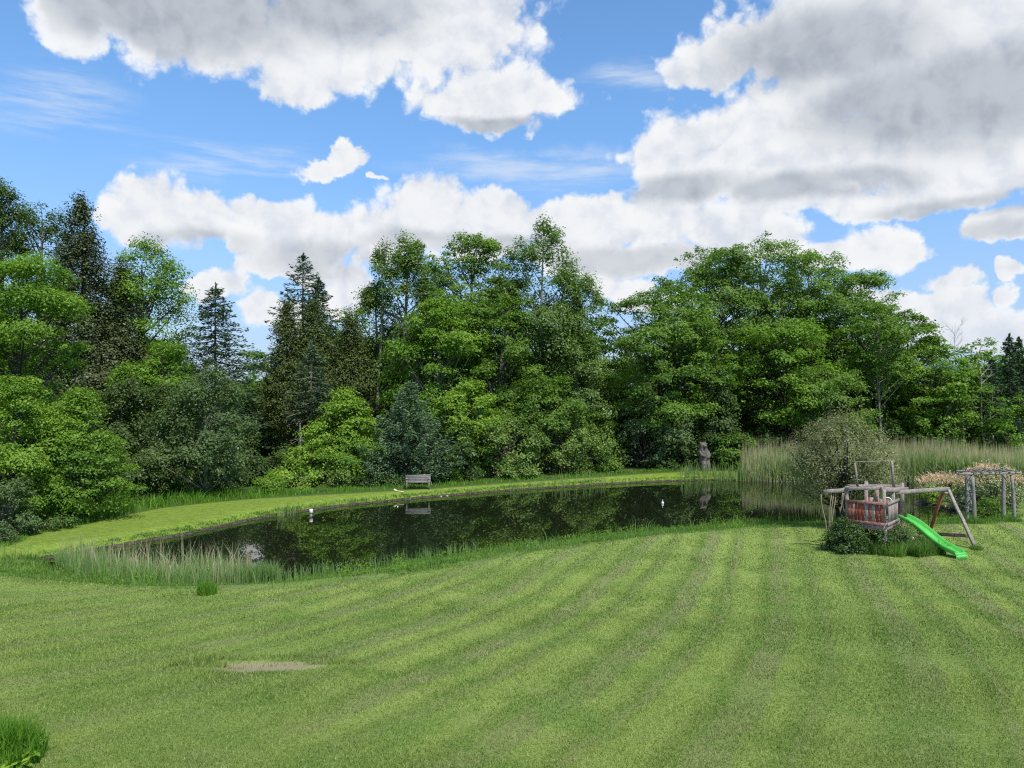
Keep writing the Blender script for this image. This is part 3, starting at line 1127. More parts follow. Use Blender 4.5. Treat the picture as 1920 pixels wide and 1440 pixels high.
def conifer(name, x, y, Ht, W, leaf, bark, label, cat='tree', group=None, seed=1, bare=0.12, droop=0.25, dens=1.0, spacing=0.36, nb=7, s=None, pw=0.85, trunk_r=None, up_tip=0.12, fuzz=0.14, dead_low=False):
    r = np.random.default_rng(seed)
    z0 = H1(x, y)
    root = empty(name, (x, y, z0))
    s = s or max(0.12, 0.0048 * y)
    W = W * 1.3
    tb, mb = MB(), MB()
    tr = trunk_r or (0.014 * Ht + 0.02)
    zs = np.linspace(0, 1, 8)
    tb.tube(np.stack([0.03 * np.sin(zs * 5), 0.03 * np.cos(zs * 4), zs * Ht * 0.985 - 0.1], 1), tr * (1 - 0.93 * zs), 7)
    z = Ht * bare
    Cs, Ts, Bs, Vs = [], [], [], []
    while z < Ht - 0.12:
        t = (z - Ht * bare) / (Ht * (1 - bare))
        Lm = W / 2 * (cprof(np.array([t]), 0.10, 0.5, pw)[0]) + 0.10
        k = max(4, int(nb * (0.6 + 0.5 * Lm / (W / 2))))
        a0 = r.uniform(0, 6.28)
        for b in range(k):
            if r.uniform() < 0.12:
                continue
            a = a0 + 2 * PI * b / k + r.normal(0, 0.25)
            L = Lm * r.uniform(0.55, 1.15)
            dirv = np.array([math.cos(a), math.sin(a), 0])
            side = np.array([-math.sin(a), math.cos(a), 0])
            m = 6
            tt = np.linspace(0, 1, m)
            dz = -droop * L * tt + up_tip * L * tt ** 3 + (0.35 * L * tt if t > 0.85 else 0)
            pth = dirv * (tt * L)[:, None] + np.array([0, 0, z]) + np.stack([0 * tt, 0 * tt, dz], 1)
            tb.tube(pth[::2], np.linspace(0.012 * L + 0.008, 0.005, 3), 4, cap=False)
            nq = int(dens * (9 + 17 * L / 0.7 * (0.27 / s)))
            q = r.uniform(0.12, 1.02, nq) ** 0.8
            wq = (0.30 * L * (1 - q) + 0.10) * r.uniform(-1, 1, nq)
            P = dirv * (q * L)[:, None] + side * wq[:, None]
            P[:, 2] += z - droop * L * q + up_tip * L * q ** 3 - np.abs(wq) * 0.3 + r.normal(0, fuzz, nq) * 0.5 - np.abs(r.normal(0, fuzz * 0.6, nq))
            T = dirv * 1.0 + side * (np.sign(wq) * 0.7)[:, None] + r.normal(0, 0.35, (nq, 3))
            T /= np.linalg.norm(T, axis=1, keepdims=True)
            Nn = np.array([0, 0, 0.9]) + r.normal(0, 0.55, (nq, 3))
            B = np.cross(T, Nn)
            B /= np.linalg.norm(B, axis=1, keepdims=True) + 1e-9
            Cs.append(P)
            Ts.append(T * (s * 0.6 * r.uniform(0.6, 1.2, nq))[:, None])
            Bs.append(B * s * 0.17)
            Vs.append(np.clip(r.uniform(0, 0.8, nq) + 0.25 * q, 0, 1))
        z += spacing * r.uniform(0.75, 1.2) * (1.0 if t < 0.8 else 0.7)
    # leader
    nq = 30
    P = np.stack([r.normal(0, 0.03, nq), r.normal(0, 0.03, nq), Ht - r.uniform(-0.02, 0.5, nq)], 1)
    Cs.append(P)
    T = np.tile([0, 0, 1.0], (nq, 1)) + r.normal(0, 0.4, (nq, 3))
    Ts.append(T * s * 0.45)
    Bs.append(np.cross(T, r.normal(0, 1, (nq, 3))) * s * 0.14)
    Vs.append(r.uniform(0, 1, nq))
    if dead_low:
        for b in range(34):
            zb = Ht * r.uniform(0.06, bare + 0.15)
            a = r.uniform(0, 6.28)
            L = W / 2 * r.uniform(0.4, 1.0)
            p1 = (L * math.cos(a), L * math.sin(a), zb - 0.25 * L)
            tb.tube(branch_path((0, 0, zb), p1, r, 4, 0.05), np.linspace(0.02, 0.008, 4), 4, cap=False)
    mb.quads(np.concatenate(Cs), np.concatenate(Ts), np.concatenate(Bs), np.concatenate(Vs))
    tb.build('trunk', bark, root, smooth=True)
    mb.build('crown', leaf, root)
    tag(root, label, cat, group)
    return root


def bare_tree(name, x, y, Ht, label, bark, seed=1, spread=0.5, start=0.45, tr=0.06, cat='dead tree', group=None, nbr=7, lean=(0, 0), z0=None, fine=True, size=1.0):
    r = np.random.default_rng(seed)
    root = empty(name, (x, y, H1(x, y) if z0 is None else z0))
    tb = MB()
    zs = np.linspace(0, 1, 9)
    P = np.stack([lean[0] * zs + 0.012 * Ht * np.sin(zs * 6 + seed), lean[1] * zs, zs * Ht - 0.1], 1)
    tb.tube(P, tr * (1 - 0.85 * zs), 6)

    def rec(p, d, L, rad, lev):
        q = p + d * L
        tb.tube(branch_path(p, q, r, 4, -0.05, 0.04), np.linspace(rad, rad * 0.45, 4), 4, cap=False)
        if lev > 0:
            for _ in range(3):
                t = r.uniform(0.35, 0.95)
                nd = d + r.normal(0, 0.45, 3) + np.array([0, 0, 0.15])
                nd /= np.linalg.norm(nd)
                rec(p + d * L * t, nd, L * r.uniform(0.4, 0.65), rad * 0.55, lev - 1)
    for b in range(nbr):
        t = r.uniform(start, 0.93)
        p = np.array([np.interp(t, zs, P[:, 0]), 0, t * Ht - 0.1])
        p[1] = lean[1] * t
        a = r.uniform(0, 6.28)
        d = np.array([math.cos(a) * spread, math.sin(a) * spread, 0.8])
        d /= np.linalg.norm(d)
        rec(p, d, size * Ht * r.uniform(0.10, 0.22), tr * 0.4 * size, 2 if fine else 1)
    tb.build('trunk', bark, root, smooth=True)
    tag(root, label, cat, group)
    return root


def place(px, top, D, wpx):
    x = gx(px, D)
    z0 = H1(x, D)
    Ht = gz(top, D) - z0
    return dict(x=x, y=D, Ht=Ht, W=wpx / F * D)


ROUND = (0.45, 0.5, 0.48)
OVAL = (0.35, 0.6, 0.75)
CONE = (0.15, 0.5, 0.85)
DOME = (0.28, 0.3, 0.48)
LOW = (0.18, 0.25, 0.6)

B = broadleaf
G1 = 'trees of the wood behind the pond'
GS = 'shrubs at the edge of the wood'

# --- left block
B('birch_tree', **place(0, 325, 47, 120), leaf=M['birch'], bark=M['bark'], crown_base=0.3, pr=OVAL, seed=101, flat=0.7, cr=0.6, cover=3.4, group=G1,
  label='tall dark small-leaved tree cut by the left edge of the photo')
B('birch_tree', **place(75, 372, 50, 130), leaf=M['birch'], bark=M['bark'], crown_base=0.35, pr=ROUND, seed=102, flat=0.7, cr=0.55, cover=2.6, group=G1,
  label='thin-crowned tree with sky showing through, left of the tall bronze tree')
B('bronze_tree', pointed=True, bough=False, asp=0.6, **place(150, 352, 48, 175), leaf=M['bronze'], bark=M['bark_dark'], crown_base=0.08, pr=(0.25, 0.6, 0.8), seed=103, flat=0.8, cr=0.55, cover=4.6, group=G1, lobes=0.32,
  label='tallest bronze-green tree on the left with a ragged pointed top')
B('bronze_tree', pointed=True, bough=False, **place(225, 480, 50, 120), leaf=M['bronze'], bark=M['bark_dark'], crown_base=0.1, pr=OVAL, seed=104, flat=0.8, cr=0.55, cover=4.2, group=G1,
  label='lower bronze-green tree between the tallest left tree and the bright maple')
B('maple_tree', bough=False, **place(270, 452, 52, 165), leaf=M['maple'], bark=M['bark_dark'], crown_base=0.42, pr=ROUND, seed=105, flat=0.5, cr=0.85, cover=4.2, group=G1,
  label='bright green round maple standing against the cloud left of the spruce')
B('maple_tree', **place(300, 640, 47, 130), leaf=M['maple'], bark=M['bark_dark'], crown_base=0.2, pr=ROUND, seed=106, flat=0.5, cr=0.7, cover=4.5, group=G1,
  label='smaller bright maple in front of and below the round left maple')
B('maple_tree', **place(35, 470, 36, 250), leaf=M['maple'], bark=M['bark_dark'], crown_base=0.22, pr=(0.4, 0.5, 0.75), seed=107, flat=0.46, cr=0.85, cover=4.4, group=G1,
  label='big bright maple with layered boughs at the left edge of the photo')
B('maple_tree', bough=False, **place(150, 722, 34, 200), leaf=M['maple'], bark=M['bark_dark'], crown_base=0.04, pr=(0.28, 0.4, 0.8), seed=108, pointed=True, flat=0.30, cr=0.55, cover=4.4, group=G1,
  label='young cone-shaped maple with layered boughs near the left end of the bank')
B('maple_tree', **place(30, 705, 32.5, 170), leaf=M['bright'], bark=M['bark_dark'], crown_base=0.05, pr=(0.35, 0.4, 0.7), seed=109, flat=0.45, cr=0.5, cover=5.0, group=G1,
  label='light green young maple low at the left edge of the photo')
B('alder_shrub', **place(10, 900, 30.2, 120), leaf=M['greybush'], bark=M['bark'], crown_base=0.0, pr=DOME, seed=110, flat=0.7, cr=0.35, cover=5, stems=3, cat='shrub', group=GS,
  label='greyish low shrub at the far left foot of the wood')
B('poplar_tree', **place(225, 705, 42, 150), leaf=M['birch'], bark=M['bark'], crown_base=0.08, pr=OVAL, seed=111, flat=0.8, cr=0.5, cover=5, group=G1,
  label='dull green young tree between the cone-shaped maple and the grey poplars')
B('poplar_tree', **place(310, 720, 42.5, 130), leaf=M['birch'], bark=M['bark_pale'], crown_base=0.12, pr=OVAL, seed=112, flat=0.8, cr=0.5, cover=4.5, group=G1, trunk_r=0.06,
  label='dull green young poplar with a slim pale trunk above the tall grass')
B('poplar_tree', **place(385, 680, 41.5, 165), leaf=M['greybush'], bark=M['bark_pale'], crown_base=0.05, pr=(0.3, 0.45, 0.8), seed=113, flat=0.85, cr=0.5, cover=4.6, group=G1, trunk_r=0.07,
  label='tall grey-green young poplar in front of the left spruce')
conifer('spruce_tree', **place(404, 532, 52, 165), leaf=M['spruce'], bark=M['bark'], seed=114, bare=0.15, droop=0.22, dens=1.15, nb=9, pw=0.62, group=G1,
        label='dark pointed spruce with drooping tiers standing left of centre')
B('maple_tree', **place(474, 655, 88, 70), leaf=M['maple'], bark=M['bark_dark'], crown_base=0.2, pr=ROUND, seed=115, flat=0.5, cr=0.8, cover=4.2, group=G1,
  label='bright crown glimpsed in the gap between the two spruces')
B('hazel_shrub', **place(462, 815, 47, 80), leaf=M['shade'], bark=M['bark_dark'], crown_base=0.0, pr=DOME, seed=116, flat=0.7, cr=0.6, cover=5, stems=4, cat='shrub', group=GS,
  label='dark shaded shrub right of the grey poplar')
# --- cedars and the tall spruce
conifer('spruce_tree', **place(568, 476, 60, 150), leaf=M['spruce'], bark=M['bark'], seed=117, bare=0.30, pw=0.62, droop=0.16, dens=1.0, nb=7, group=G1, spacing=0.5,
        label='tall open-topped spruce rising above the dark cedars')
conifer('spruce_tree', **place(597, 520, 61, 100), leaf=M['spruce'], bark=M['bark'], seed=118, bare=0.35, pw=0.65, droop=0.16, dens=1.1, nb=7, group=G1,
        label='shorter spruce tip just right of the tall open-topped spruce')
B('cedar_tree', pointed=True, bough=False, **place(538, 560, 55, 105), leaf=M['cedar'], bark=M['bark'], crown_base=0.2, pr=(0.22, 0.5, 0.75), seed=119, flat=1.1, cr=0.5, cover=4.6, group=G1, asp=0.4, trunk_r=0.14,
  label='dark olive cedar on the left of the cedar group')
B('cedar_tree', pointed=True, bough=False, **place(585, 552, 56, 110), leaf=M['cedar'], bark=M['bark'], crown_base=0.25, pr=(0.22, 0.5, 0.75), seed=120, flat=1.1, cr=0.5, cover=4.6, group=G1, asp=0.4, trunk_r=0.15,
  label='dark olive cedar in the middle of the cedar group with bare lower trunk')
B('cedar_tree', pointed=True, bough=False, **place(655, 582, 57, 110), leaf=M['cedar'], bark=M['bark'], crown_base=0.2, pr=(0.22, 0.5, 0.75), seed=121, flat=1.1, cr=0.5, cover=4.4, group=G1, asp=0.4, trunk_r=0.13,
  label='brownish cedar on the right of the cedar group beside the dead-topped poplar')
B('maple_tree', **place(650, 562, 66, 110), leaf=M['maple_deep'], bark=M['bark_dark'], crown_base=0.3, pr=ROUND, seed=122, flat=0.5, cr=0.8, cover=4, group=G1,
  label='round green crown showing behind the cedar group')
conifer('spruce_tree', **place(584, 640, 50.2, 95), leaf=M['spruce'], bark=M['bark_pale'], seed=123, bare=0.45, droop=0.2, dens=1.1, nb=7, dead_low=True, group=G1, trunk_r=0.15,
        label='slim spruce in front of the cedars with bare dead lower branches')
conifer('spruce_tree', **place(562, 700, 50.0, 80), leaf=M['cedar'], bark=M['bark_pale'], seed=124, bare=0.60, droop=0.2, dens=0.8, nb=6, dead_low=True, group=G1, trunk_r=0.16,
        label='bare-stemmed conifer with pale trunk and dead twigs under the cedars')
B('maple_tree', bough=False, **place(645, 722, 48.5, 185), leaf=M['bright'], bark=M['bark_dark'], crown_base=0.03, pr=(0.2, 0.4, 0.8), seed=125, pointed=True, flat=0.36, cr=0.62, cover=5, group=G1,
  label='bright yellow-green young maple with layered boughs left of the blue larch')
B('hazel_shrub', **place(555, 870, 46.3, 110), leaf=M['bright'], bark=M['bark'], crown_base=0.0, pr=DOME, seed=126, flat=0.6, cr=0.4, cover=5, stems=4, cat='shrub', group=GS,
  label='low bright shrub at the wood edge left of the bench')
B('hazel_shrub', **place(522, 842, 48.0, 90), leaf=M['shade'], bark=M['bark_dark'], crown_base=0.0, pr=DOME, seed=127, flat=0.6, cr=0.5, cover=5, stems=4, cat='shrub', group=GS,
  label='dark shrub beneath the bare cedar trunks')
conifer('larch_tree', **place(768, 715, 48.2, 155), leaf=M['larch'], bark=M['bark'], seed=128, bare=0.02, droop=0.05, dens=1.9, nb=9, spacing=0.30, up_tip=0.2, pw=0.7, fuzz=0.3, group=G1,
        label='blue-green larch standing directly behind the bench')
# --- centre
bt = place(712, 425, 57, 60)
bare_tree('dead_top_tree', bt['x'], bt['y'], bt['Ht'] * 0.93, 'grey trunk with bare dead top poking above the centre-left crowns', M['bark_pale'], seed=129, tr=0.17, start=0.82, nbr=5, spread=0.25, group=None, size=0.5)
B('poplar_tree', **place(760, 440, 58, 140), leaf=M['poplar'], bark=M['bark_pale'], crown_base=0.28, pr=(0.5, 0.5, 0.6), seed=130, flat=0.85, cr=0.7, cover=5.4, group=G1,
  label='leafy poplar just right of the bare dead top')
B('poplar_tree', **place(705, 520, 59, 60), leaf=M['poplar'], bark=M['bark_pale'], crown_base=0.5, pr=ROUND, seed=131, flat=0.8, cr=0.5, cover=2.8, group=G1,
  label='thin leafy crown wrapped around the dead-topped trunk')
B('locust_tree', **place(880, 430, 61, 190), leaf=M['ash'], bark=M['bark'], crown_base=0.3, pr=(0.55, 0.5, 0.55), seed=132, flat=0.42, cr=0.75, cover=3.9, gap=0.12, group=G1,
  label='airy layered crown left of the highest centre tree')
B('poplar_tree', **place(1020, 400, 60, 190), leaf=M['poplar'], bark=M['bark_pale'], crown_base=0.2, pr=(0.38, 0.55, 0.8), seed=133, flat=0.85, cr=0.75, cover=5.4, group=G1, trunk_r=0.22,
  label='highest tree at the centre, tall egg-shaped poplar crown')
B('maple_tree', **place(820, 545, 54, 190), leaf=M['maple'], bark=M['bark'], crown_base=0.15, pr=(0.4, 0.5, 0.7), seed=134, flat=0.45, cr=0.85, cover=4.6, group=G1,
  label='bright maple in the centre in front of the poplars')
B('maple_tree', **place(940, 545, 56, 150), leaf=M['maple_deep'], bark=M['bark'], crown_base=0.3, pr=ROUND, seed=135, flat=0.4, cr=0.75, cover=4.2, group=G1,
  label='layered green maple right of the bright centre maple')
B('maple_tree', **place(870, 710, 51.5, 150), leaf=M['bright'], bark=M['bark'], crown_base=0.1, pr=ROUND, seed=136, flat=0.5, cr=0.6, cover=4.6, group=G1,
  label='yellow-green maple right of the blue larch')
B('maple_tree', **place(1085, 620, 57, 120), leaf=M['poplar'], bark=M['bark'], crown_base=0.15, pr=ROUND, seed=137, flat=0.7, cr=0.7, cover=4.2, group=G1,
  label='dull green crown at the right foot of the highest tree')
B('maple_tree', **place(1010, 700, 54.5, 170), leaf=M['maple_deep'], bark=M['bark'], crown_base=0.15, pr=ROUND, seed=138, flat=0.5, cr=0.7, cover=4.2, group=G1,
  label='mid-green maple rising behind the rounded yellow-green bush')
B('dogwood_bush', **place(955, 790, 51.7, 155), leaf=M['bush'], bark=M['bark'], crown_base=0.0, pr=DOME, seed=139, flat=0.7, cr=0.62, cover=5.5, stems=5, cat='bush', group=GS,
  label='rounded yellow-green bush on the far bank right of the bench')
B('dogwood_bush', **place(1055, 776, 53.8, 140), leaf=M['bush'], bark=M['bark'], crown_base=0.0, pr=DOME, seed=140, flat=0.7, cr=0.62, cover=5.5, stems=5, cat='bush', group=GS,
  label='taller yellow-green bush between the rounded bush and the grey-green bush')
B('hazel_shrub', **place(842, 800, 49.6, 110), leaf=M['vine'], bark=M['bark_dark'], crown_base=0.0, pr=DOME, seed=141, flat=0.7, cr=0.5, cover=5.0, stems=4, cat='shrub', group=GS,
  label='deep green shrub just right of the bench')
B('apple_tree', **place(1205, 750, 58.2, 158), leaf=M['greybush'], bark=M['bark'], crown_base=0.04, pr=(0.35, 0.35, 0.6), seed=142, flat=0.6, cr=0.6, cover=5.4, stems=3, group=GS,
  label='broad grey-green bushy tree left of the carved bear')
B('maple_tree', **place(1120, 770, 56.3, 95), leaf=M['ash'], bark=M['bark'], crown_base=0.03, pr=DOME, seed=143, flat=0.6, cr=0.6, cover=4.8, group=GS, cat='shrub',
  label='green sapling between the yellow-green bush and the grey-green bush')
# --- right of centre
B('maple_tree', **place(1235, 538, 60, 270), leaf=M['maple_deep'], bark=M['bark_dark'], crown_base=0.18, pr=(0.45, 0.45, 0.55), seed=144, flat=0.38, cr=1.0, cover=5.4, group=G1, trunk_r=0.35,
  label='big dark dome-shaped maple above the carved bear')
B('ash_tree', **place(1330, 452, 68, 200), leaf=M['ash'], bark=M['bark_pale'], crown_base=0.45, pr=(0.5, 0.5, 0.6), seed=145, flat=0.55, cr=0.75, cover=4.2, gap=0.2, group=G1,
  label='airy crown with sky gaps left of the broad right-hand ash')
B('ash_tree', **place(1415, 443, 67, 240), leaf=M['ash'], bark=M['bark_pale'], crown_base=0.3, pr=(0.55, 0.45, 0.5), seed=146, flat=0.5, cr=0.95, cover=4.0, group=G1, trunk_r=0.4, lean=(0.8, 0),
  label='broad tall ash with visible pale forking limbs, highest on the right')
B('ash_tree', **place(1520, 462, 68, 190), leaf=M['ash'], bark=M['bark_pale'], crown_base=0.25, pr=(0.5, 0.5, 0.6), seed=147, flat=0.5, cr=0.9, cover=4.0, group=G1,
  label='rounded green crown right of the broad tall ash')
B('maple_tree', **place(1615, 500, 69, 160), leaf=M['ash'], bark=M['bark_pale'], crown_base=0.3, pr=(0.5, 0.5, 0.65), seed=148, flat=0.45, cr=0.8, cover=3.4, gap=0.1, group=G1,
  label='loose feathery crown on the shoulder of the right-hand trees')
B('maple_tree', **place(1470, 610, 61, 220), leaf=M['maple'], bark=M['bark_dark'], crown_base=0.25, pr=(0.5, 0.45, 0.55), seed=149, flat=0.42, cr=0.95, cover=4.4, group=G1,
  label='green maple with drooping lower boughs below the tall ash')
B('maple_tree', **place(1555, 690, 58, 150), leaf=M['ash'], bark=M['bark'], crown_base=0.22, pr=ROUND, seed=150, flat=0.5, cr=0.75, cover=4.4, group=G1,
  label='low rounded maple bough mass above the reeds')
B('ivy_trunk_tree', **place(1345, 690, 58.5, 95), leaf=M['shade'], bark=M['bark_dark'], crown_base=0.0, pr=(0.2, 0.3, 0.6), seed=151, flat=0.8, cr=0.5, cover=5, group=G1,
  label='dark leaf-covered trunk column right behind the carved bear')
B('hazel_shrub', **place(1370, 815, 56.6, 90), leaf=M['maple_deep'], bark=M['bark_dark'], crown_base=0.0, pr=DOME, seed=152, flat=0.6, cr=0.45, cover=5, stems=4, cat='shrub', group=GS,
  label='low green shrub between the carved bear and the reed bed')
B('hazel_shrub', **place(1290, 790, 58.2, 90), leaf=M['shade'], bark=M['bark_dark'], crown_base=0.0, pr=DOME, seed=153, flat=0.6, cr=0.5, cover=5, stems=4, cat='shrub', group=GS,
  label='dark shrub directly behind the carved bear')
# --- right block
B('maple_tree', **place(1655, 560, 60.2, 130), leaf=M['maple_deep'], bark=M['bark_pale'], trunk_r=0.12, crown_base=0.42, pr=(0.5, 0.5, 0.6), seed=154, flat=0.4, cr=0.75, cover=3.9, group=G1, lean=(-0.6, 0),
  label='slim maple with a bent pale trunk above the crabapple')
B('maple_tree', **place(1705, 575, 64, 130), leaf=M['maple_deep'], bark=M['bark'], crown_base=0.25, pr=(0.5, 0.5, 0.6), seed=155, flat=0.36, cr=0.75, cover=3.9, group=G1,
  label='layered maple left of the slender bare tree on the right')
B('beech_tree', **place(1745, 620, 62, 130), leaf=M['maple'], bark=M['bark'], crown_base=0.12, pr=(0.45, 0.45, 0.65), seed=156, flat=0.3, cr=0.7, cover=4.0, group=G1,
  label='flat-layered yellow-green tree above the pink willows')
bt = place(1793, 602, 72, 60)
bare_tree('bare_tree', bt['x'], bt['y'], bt['Ht'], 'leafless fan-shaped tree against the cloud on the right', M['bark'], seed=157, tr=0.05, start=0.74, nbr=10, spread=0.6, size=0.55)
B('maple_tree', **place(1838, 632, 68, 120), leaf=M['maple'], bark=M['bark_pale'], crown_base=0.35, pr=ROUND, seed=158, flat=0.45, cr=0.75, cover=3.6, group=G1,
  label='bright low crown right of the leafless tree')
B('beech_tree', **place(1800, 690, 62.5, 110), leaf=M['maple_deep'], bark=M['bark'], crown_base=0.2, pr=ROUND, seed=159, flat=0.36, cr=0.65, cover=4, group=G1,
  label='shaded tree above the reeds left of the pale snags')
conifer('spruce_tree', **place(1893, 628, 64, 46), leaf=M['spruce'], bark=M['bark'], seed=160, bare=0.1, droop=0.25, dens=1.2, nb=7, group=G1, pw=0.55,
        label='narrow dark spruce, left one of the pair at the right edge')
conifer('spruce_tree', **place(1911, 632, 64.8, 46), leaf=M['spruce'], bark=M['bark'], seed=161, bare=0.1, droop=0.25, dens=1.2, nb=7, group=G1, pw=0.55,
        label='narrow dark spruce, right one of the pair at the right edge')
conifer('spruce_tree', **place(1860, 672, 62, 62), leaf=M['spruce'], bark=M['bark_pale'], seed=162, bare=0.4, droop=0.25, dens=1.1, nb=7, dead_low=True, group=G1, pw=0.7,
        label='spruce with bare dead lower twigs left of the narrow pair')
B('maple_tree', **place(1912, 735, 58, 105), leaf=M['maple'], bark=M['bark'], crown_base=0.06, pr=ROUND, seed=163, flat=0.45, cr=0.6, cover=4.4, group=G1,
  label='bright bushy maple at the right edge above the reeds')
B('maple_tree', **place(1945, 640, 70, 110), leaf=M['maple_deep'], bark=M['bark'], crown_base=0.1, pr=ROUND, seed=164, flat=0.5, cr=0.75, cover=4.4, group=G1,
  label='green crown cut by the right edge behind the narrow spruces')
for px, tp, D, ln, sd_, lab in ((1808, 715, 60.5, 0.1, 1, 'slim pale snag, leftmost of the three above the reeds'),
                                (1836, 685, 60.8, -0.5, 2, 'leaning pale snag, tallest of the three above the reeds'),
                                (1855, 745, 60.3, 0.05, 3, 'short pale snag, rightmost of the three above the reeds')):
    bt = place(px, tp, D, 10)
    bare_tree('snag', bt['x'] - ln, bt['y'], bt['Ht'], lab, M['bark_pale'], seed=170 + sd_, tr=0.10, start=0.35, nbr=5, spread=0.9, lean=(ln, 0), fine=False, group='pale snags above the reed bed')
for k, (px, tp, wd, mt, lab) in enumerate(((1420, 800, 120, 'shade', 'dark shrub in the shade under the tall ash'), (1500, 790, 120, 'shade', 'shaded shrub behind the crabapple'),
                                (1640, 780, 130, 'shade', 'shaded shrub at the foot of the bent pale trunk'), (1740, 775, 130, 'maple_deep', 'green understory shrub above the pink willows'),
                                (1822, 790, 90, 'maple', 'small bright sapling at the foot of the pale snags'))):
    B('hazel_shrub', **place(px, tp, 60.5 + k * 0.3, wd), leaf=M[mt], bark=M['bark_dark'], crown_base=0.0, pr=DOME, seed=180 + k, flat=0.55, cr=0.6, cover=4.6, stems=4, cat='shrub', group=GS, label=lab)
for k, (px, tp, D, wd, mt, lab) in enumerate(((260, 850, 39.5, 110, 'birch', 'dull low shrub behind the tall grass on the left'), (700, 850, 48.6, 90, 'ash', 'leafy shrub left of the bench under the bright young maple'),
                                   (600, 880, 46.8, 90, 'bush', 'pale green low bush at the bank edge left of the bench'), (70, 965, 31.6, 120, 'vine', 'bramble tangle at the left end of the far bank'),
                                   (-5, 985, 28.8, 80, 'greybush', 'low grey-green weeds at the left end of the pond'), (420, 860, 42.5, 90, 'birch', 'low shrub at the right foot of the grey poplar'))):
    B('low_shrub', **place(px, tp, D, wd), leaf=M[mt], bark=M['bark_dark'], crown_base=0.0, pr=DOME, seed=190 + k, flat=0.6, cr=0.38, cover=5, stems=4, cat='shrub', group=GS, label=lab)

edge_px = [505, 640, 690, 735, 845, 890, 985, 1090, 1140, 1250]
edge_lab = ['first of the low bushes right of the tall grass', 'low bush below the bright layered maple', 'low bush left of the bench beside the larch foot', 'low bush touching the left end of the bench back',
            'low bush just right of the bench', 'low bush left of the rounded yellow-green bush', 'low bush at the foot of the rounded yellow-green bush', 'low bush at the right foot of the taller yellow-green bush',
            'low bush at the left foot of the grey-green tree', 'low bush at the right foot of the grey-green tree']
for k, (px, lab) in enumerate(zip(edge_px, edge_lab)):
    D = float(np.interp(px, [505, 640, 800, 950, 1100, 1250], [43.6, 45.6, 47.6, 50.2, 53.4, 56.2]))
    B('low_shrub', x=gx(px, D), y=D, Ht=rng.uniform(0.6, 1.1), W=rng.uniform(1.3, 2.0), leaf=M[['maple', 'bush', 'vine', 'vine', 'maple_deep', 'vine', 'bush', 'ash', 'ash', 'vine'][k]], bark=M['bark_dark'], crown_base=0.0,
      pr=DOME, seed=500 + k, flat=0.7, cr=0.3, cover=5, s=0.13, stems=3, cat='shrub', group=GS, label=lab)

# --- background rows (copies of four kinds)
r = np.random.default_rng(77)
protos = []
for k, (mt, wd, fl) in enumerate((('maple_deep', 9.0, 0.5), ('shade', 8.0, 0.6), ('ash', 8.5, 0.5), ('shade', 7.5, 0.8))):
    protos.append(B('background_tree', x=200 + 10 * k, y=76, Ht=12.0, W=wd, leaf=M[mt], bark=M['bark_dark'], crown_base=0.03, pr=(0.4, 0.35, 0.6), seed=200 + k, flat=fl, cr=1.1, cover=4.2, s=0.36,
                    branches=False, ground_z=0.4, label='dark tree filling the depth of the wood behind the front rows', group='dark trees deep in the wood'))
tops = ([-600, 0, 200, 330, 380, 480, 540, 680, 1100, 1250, 1560, 1700, 1760, 1850, 1930, 2400], [560, 600, 600, 630, 705, 705, 650, 600, 600, 620, 600, 650, 690, 680, 690, 650])
used = [False] * 4
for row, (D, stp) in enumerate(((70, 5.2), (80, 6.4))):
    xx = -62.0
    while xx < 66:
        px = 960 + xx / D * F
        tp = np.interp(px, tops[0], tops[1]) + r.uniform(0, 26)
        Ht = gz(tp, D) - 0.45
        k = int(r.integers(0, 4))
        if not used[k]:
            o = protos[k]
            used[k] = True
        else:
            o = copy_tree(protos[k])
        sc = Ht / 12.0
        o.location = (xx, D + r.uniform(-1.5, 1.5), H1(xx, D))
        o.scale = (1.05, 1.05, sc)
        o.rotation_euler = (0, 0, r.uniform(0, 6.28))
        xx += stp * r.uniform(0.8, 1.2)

# ------------------------------------------------------------------ crabapple behind the play tower
D = 30.8
x = gx(1578, D)
B('crabapple_tree', bough=False, x=x, y=D, Ht=gz(778, D) - H1(x, D), W=4.5, leaf=M['crab'], bark=M['bark_dark'], crown_base=0.20, pr=(0.38, 0.35, 0.5), seed=301, flat=0.8, cr=0.36, cover=3.6, s=0.085,
  stems=3, trunk_r=0.14, inner=0.25, lobes=0.14, label='round bronze-leaved crabapple behind the play tower')

# ------------------------------------------------------------------ pink willows


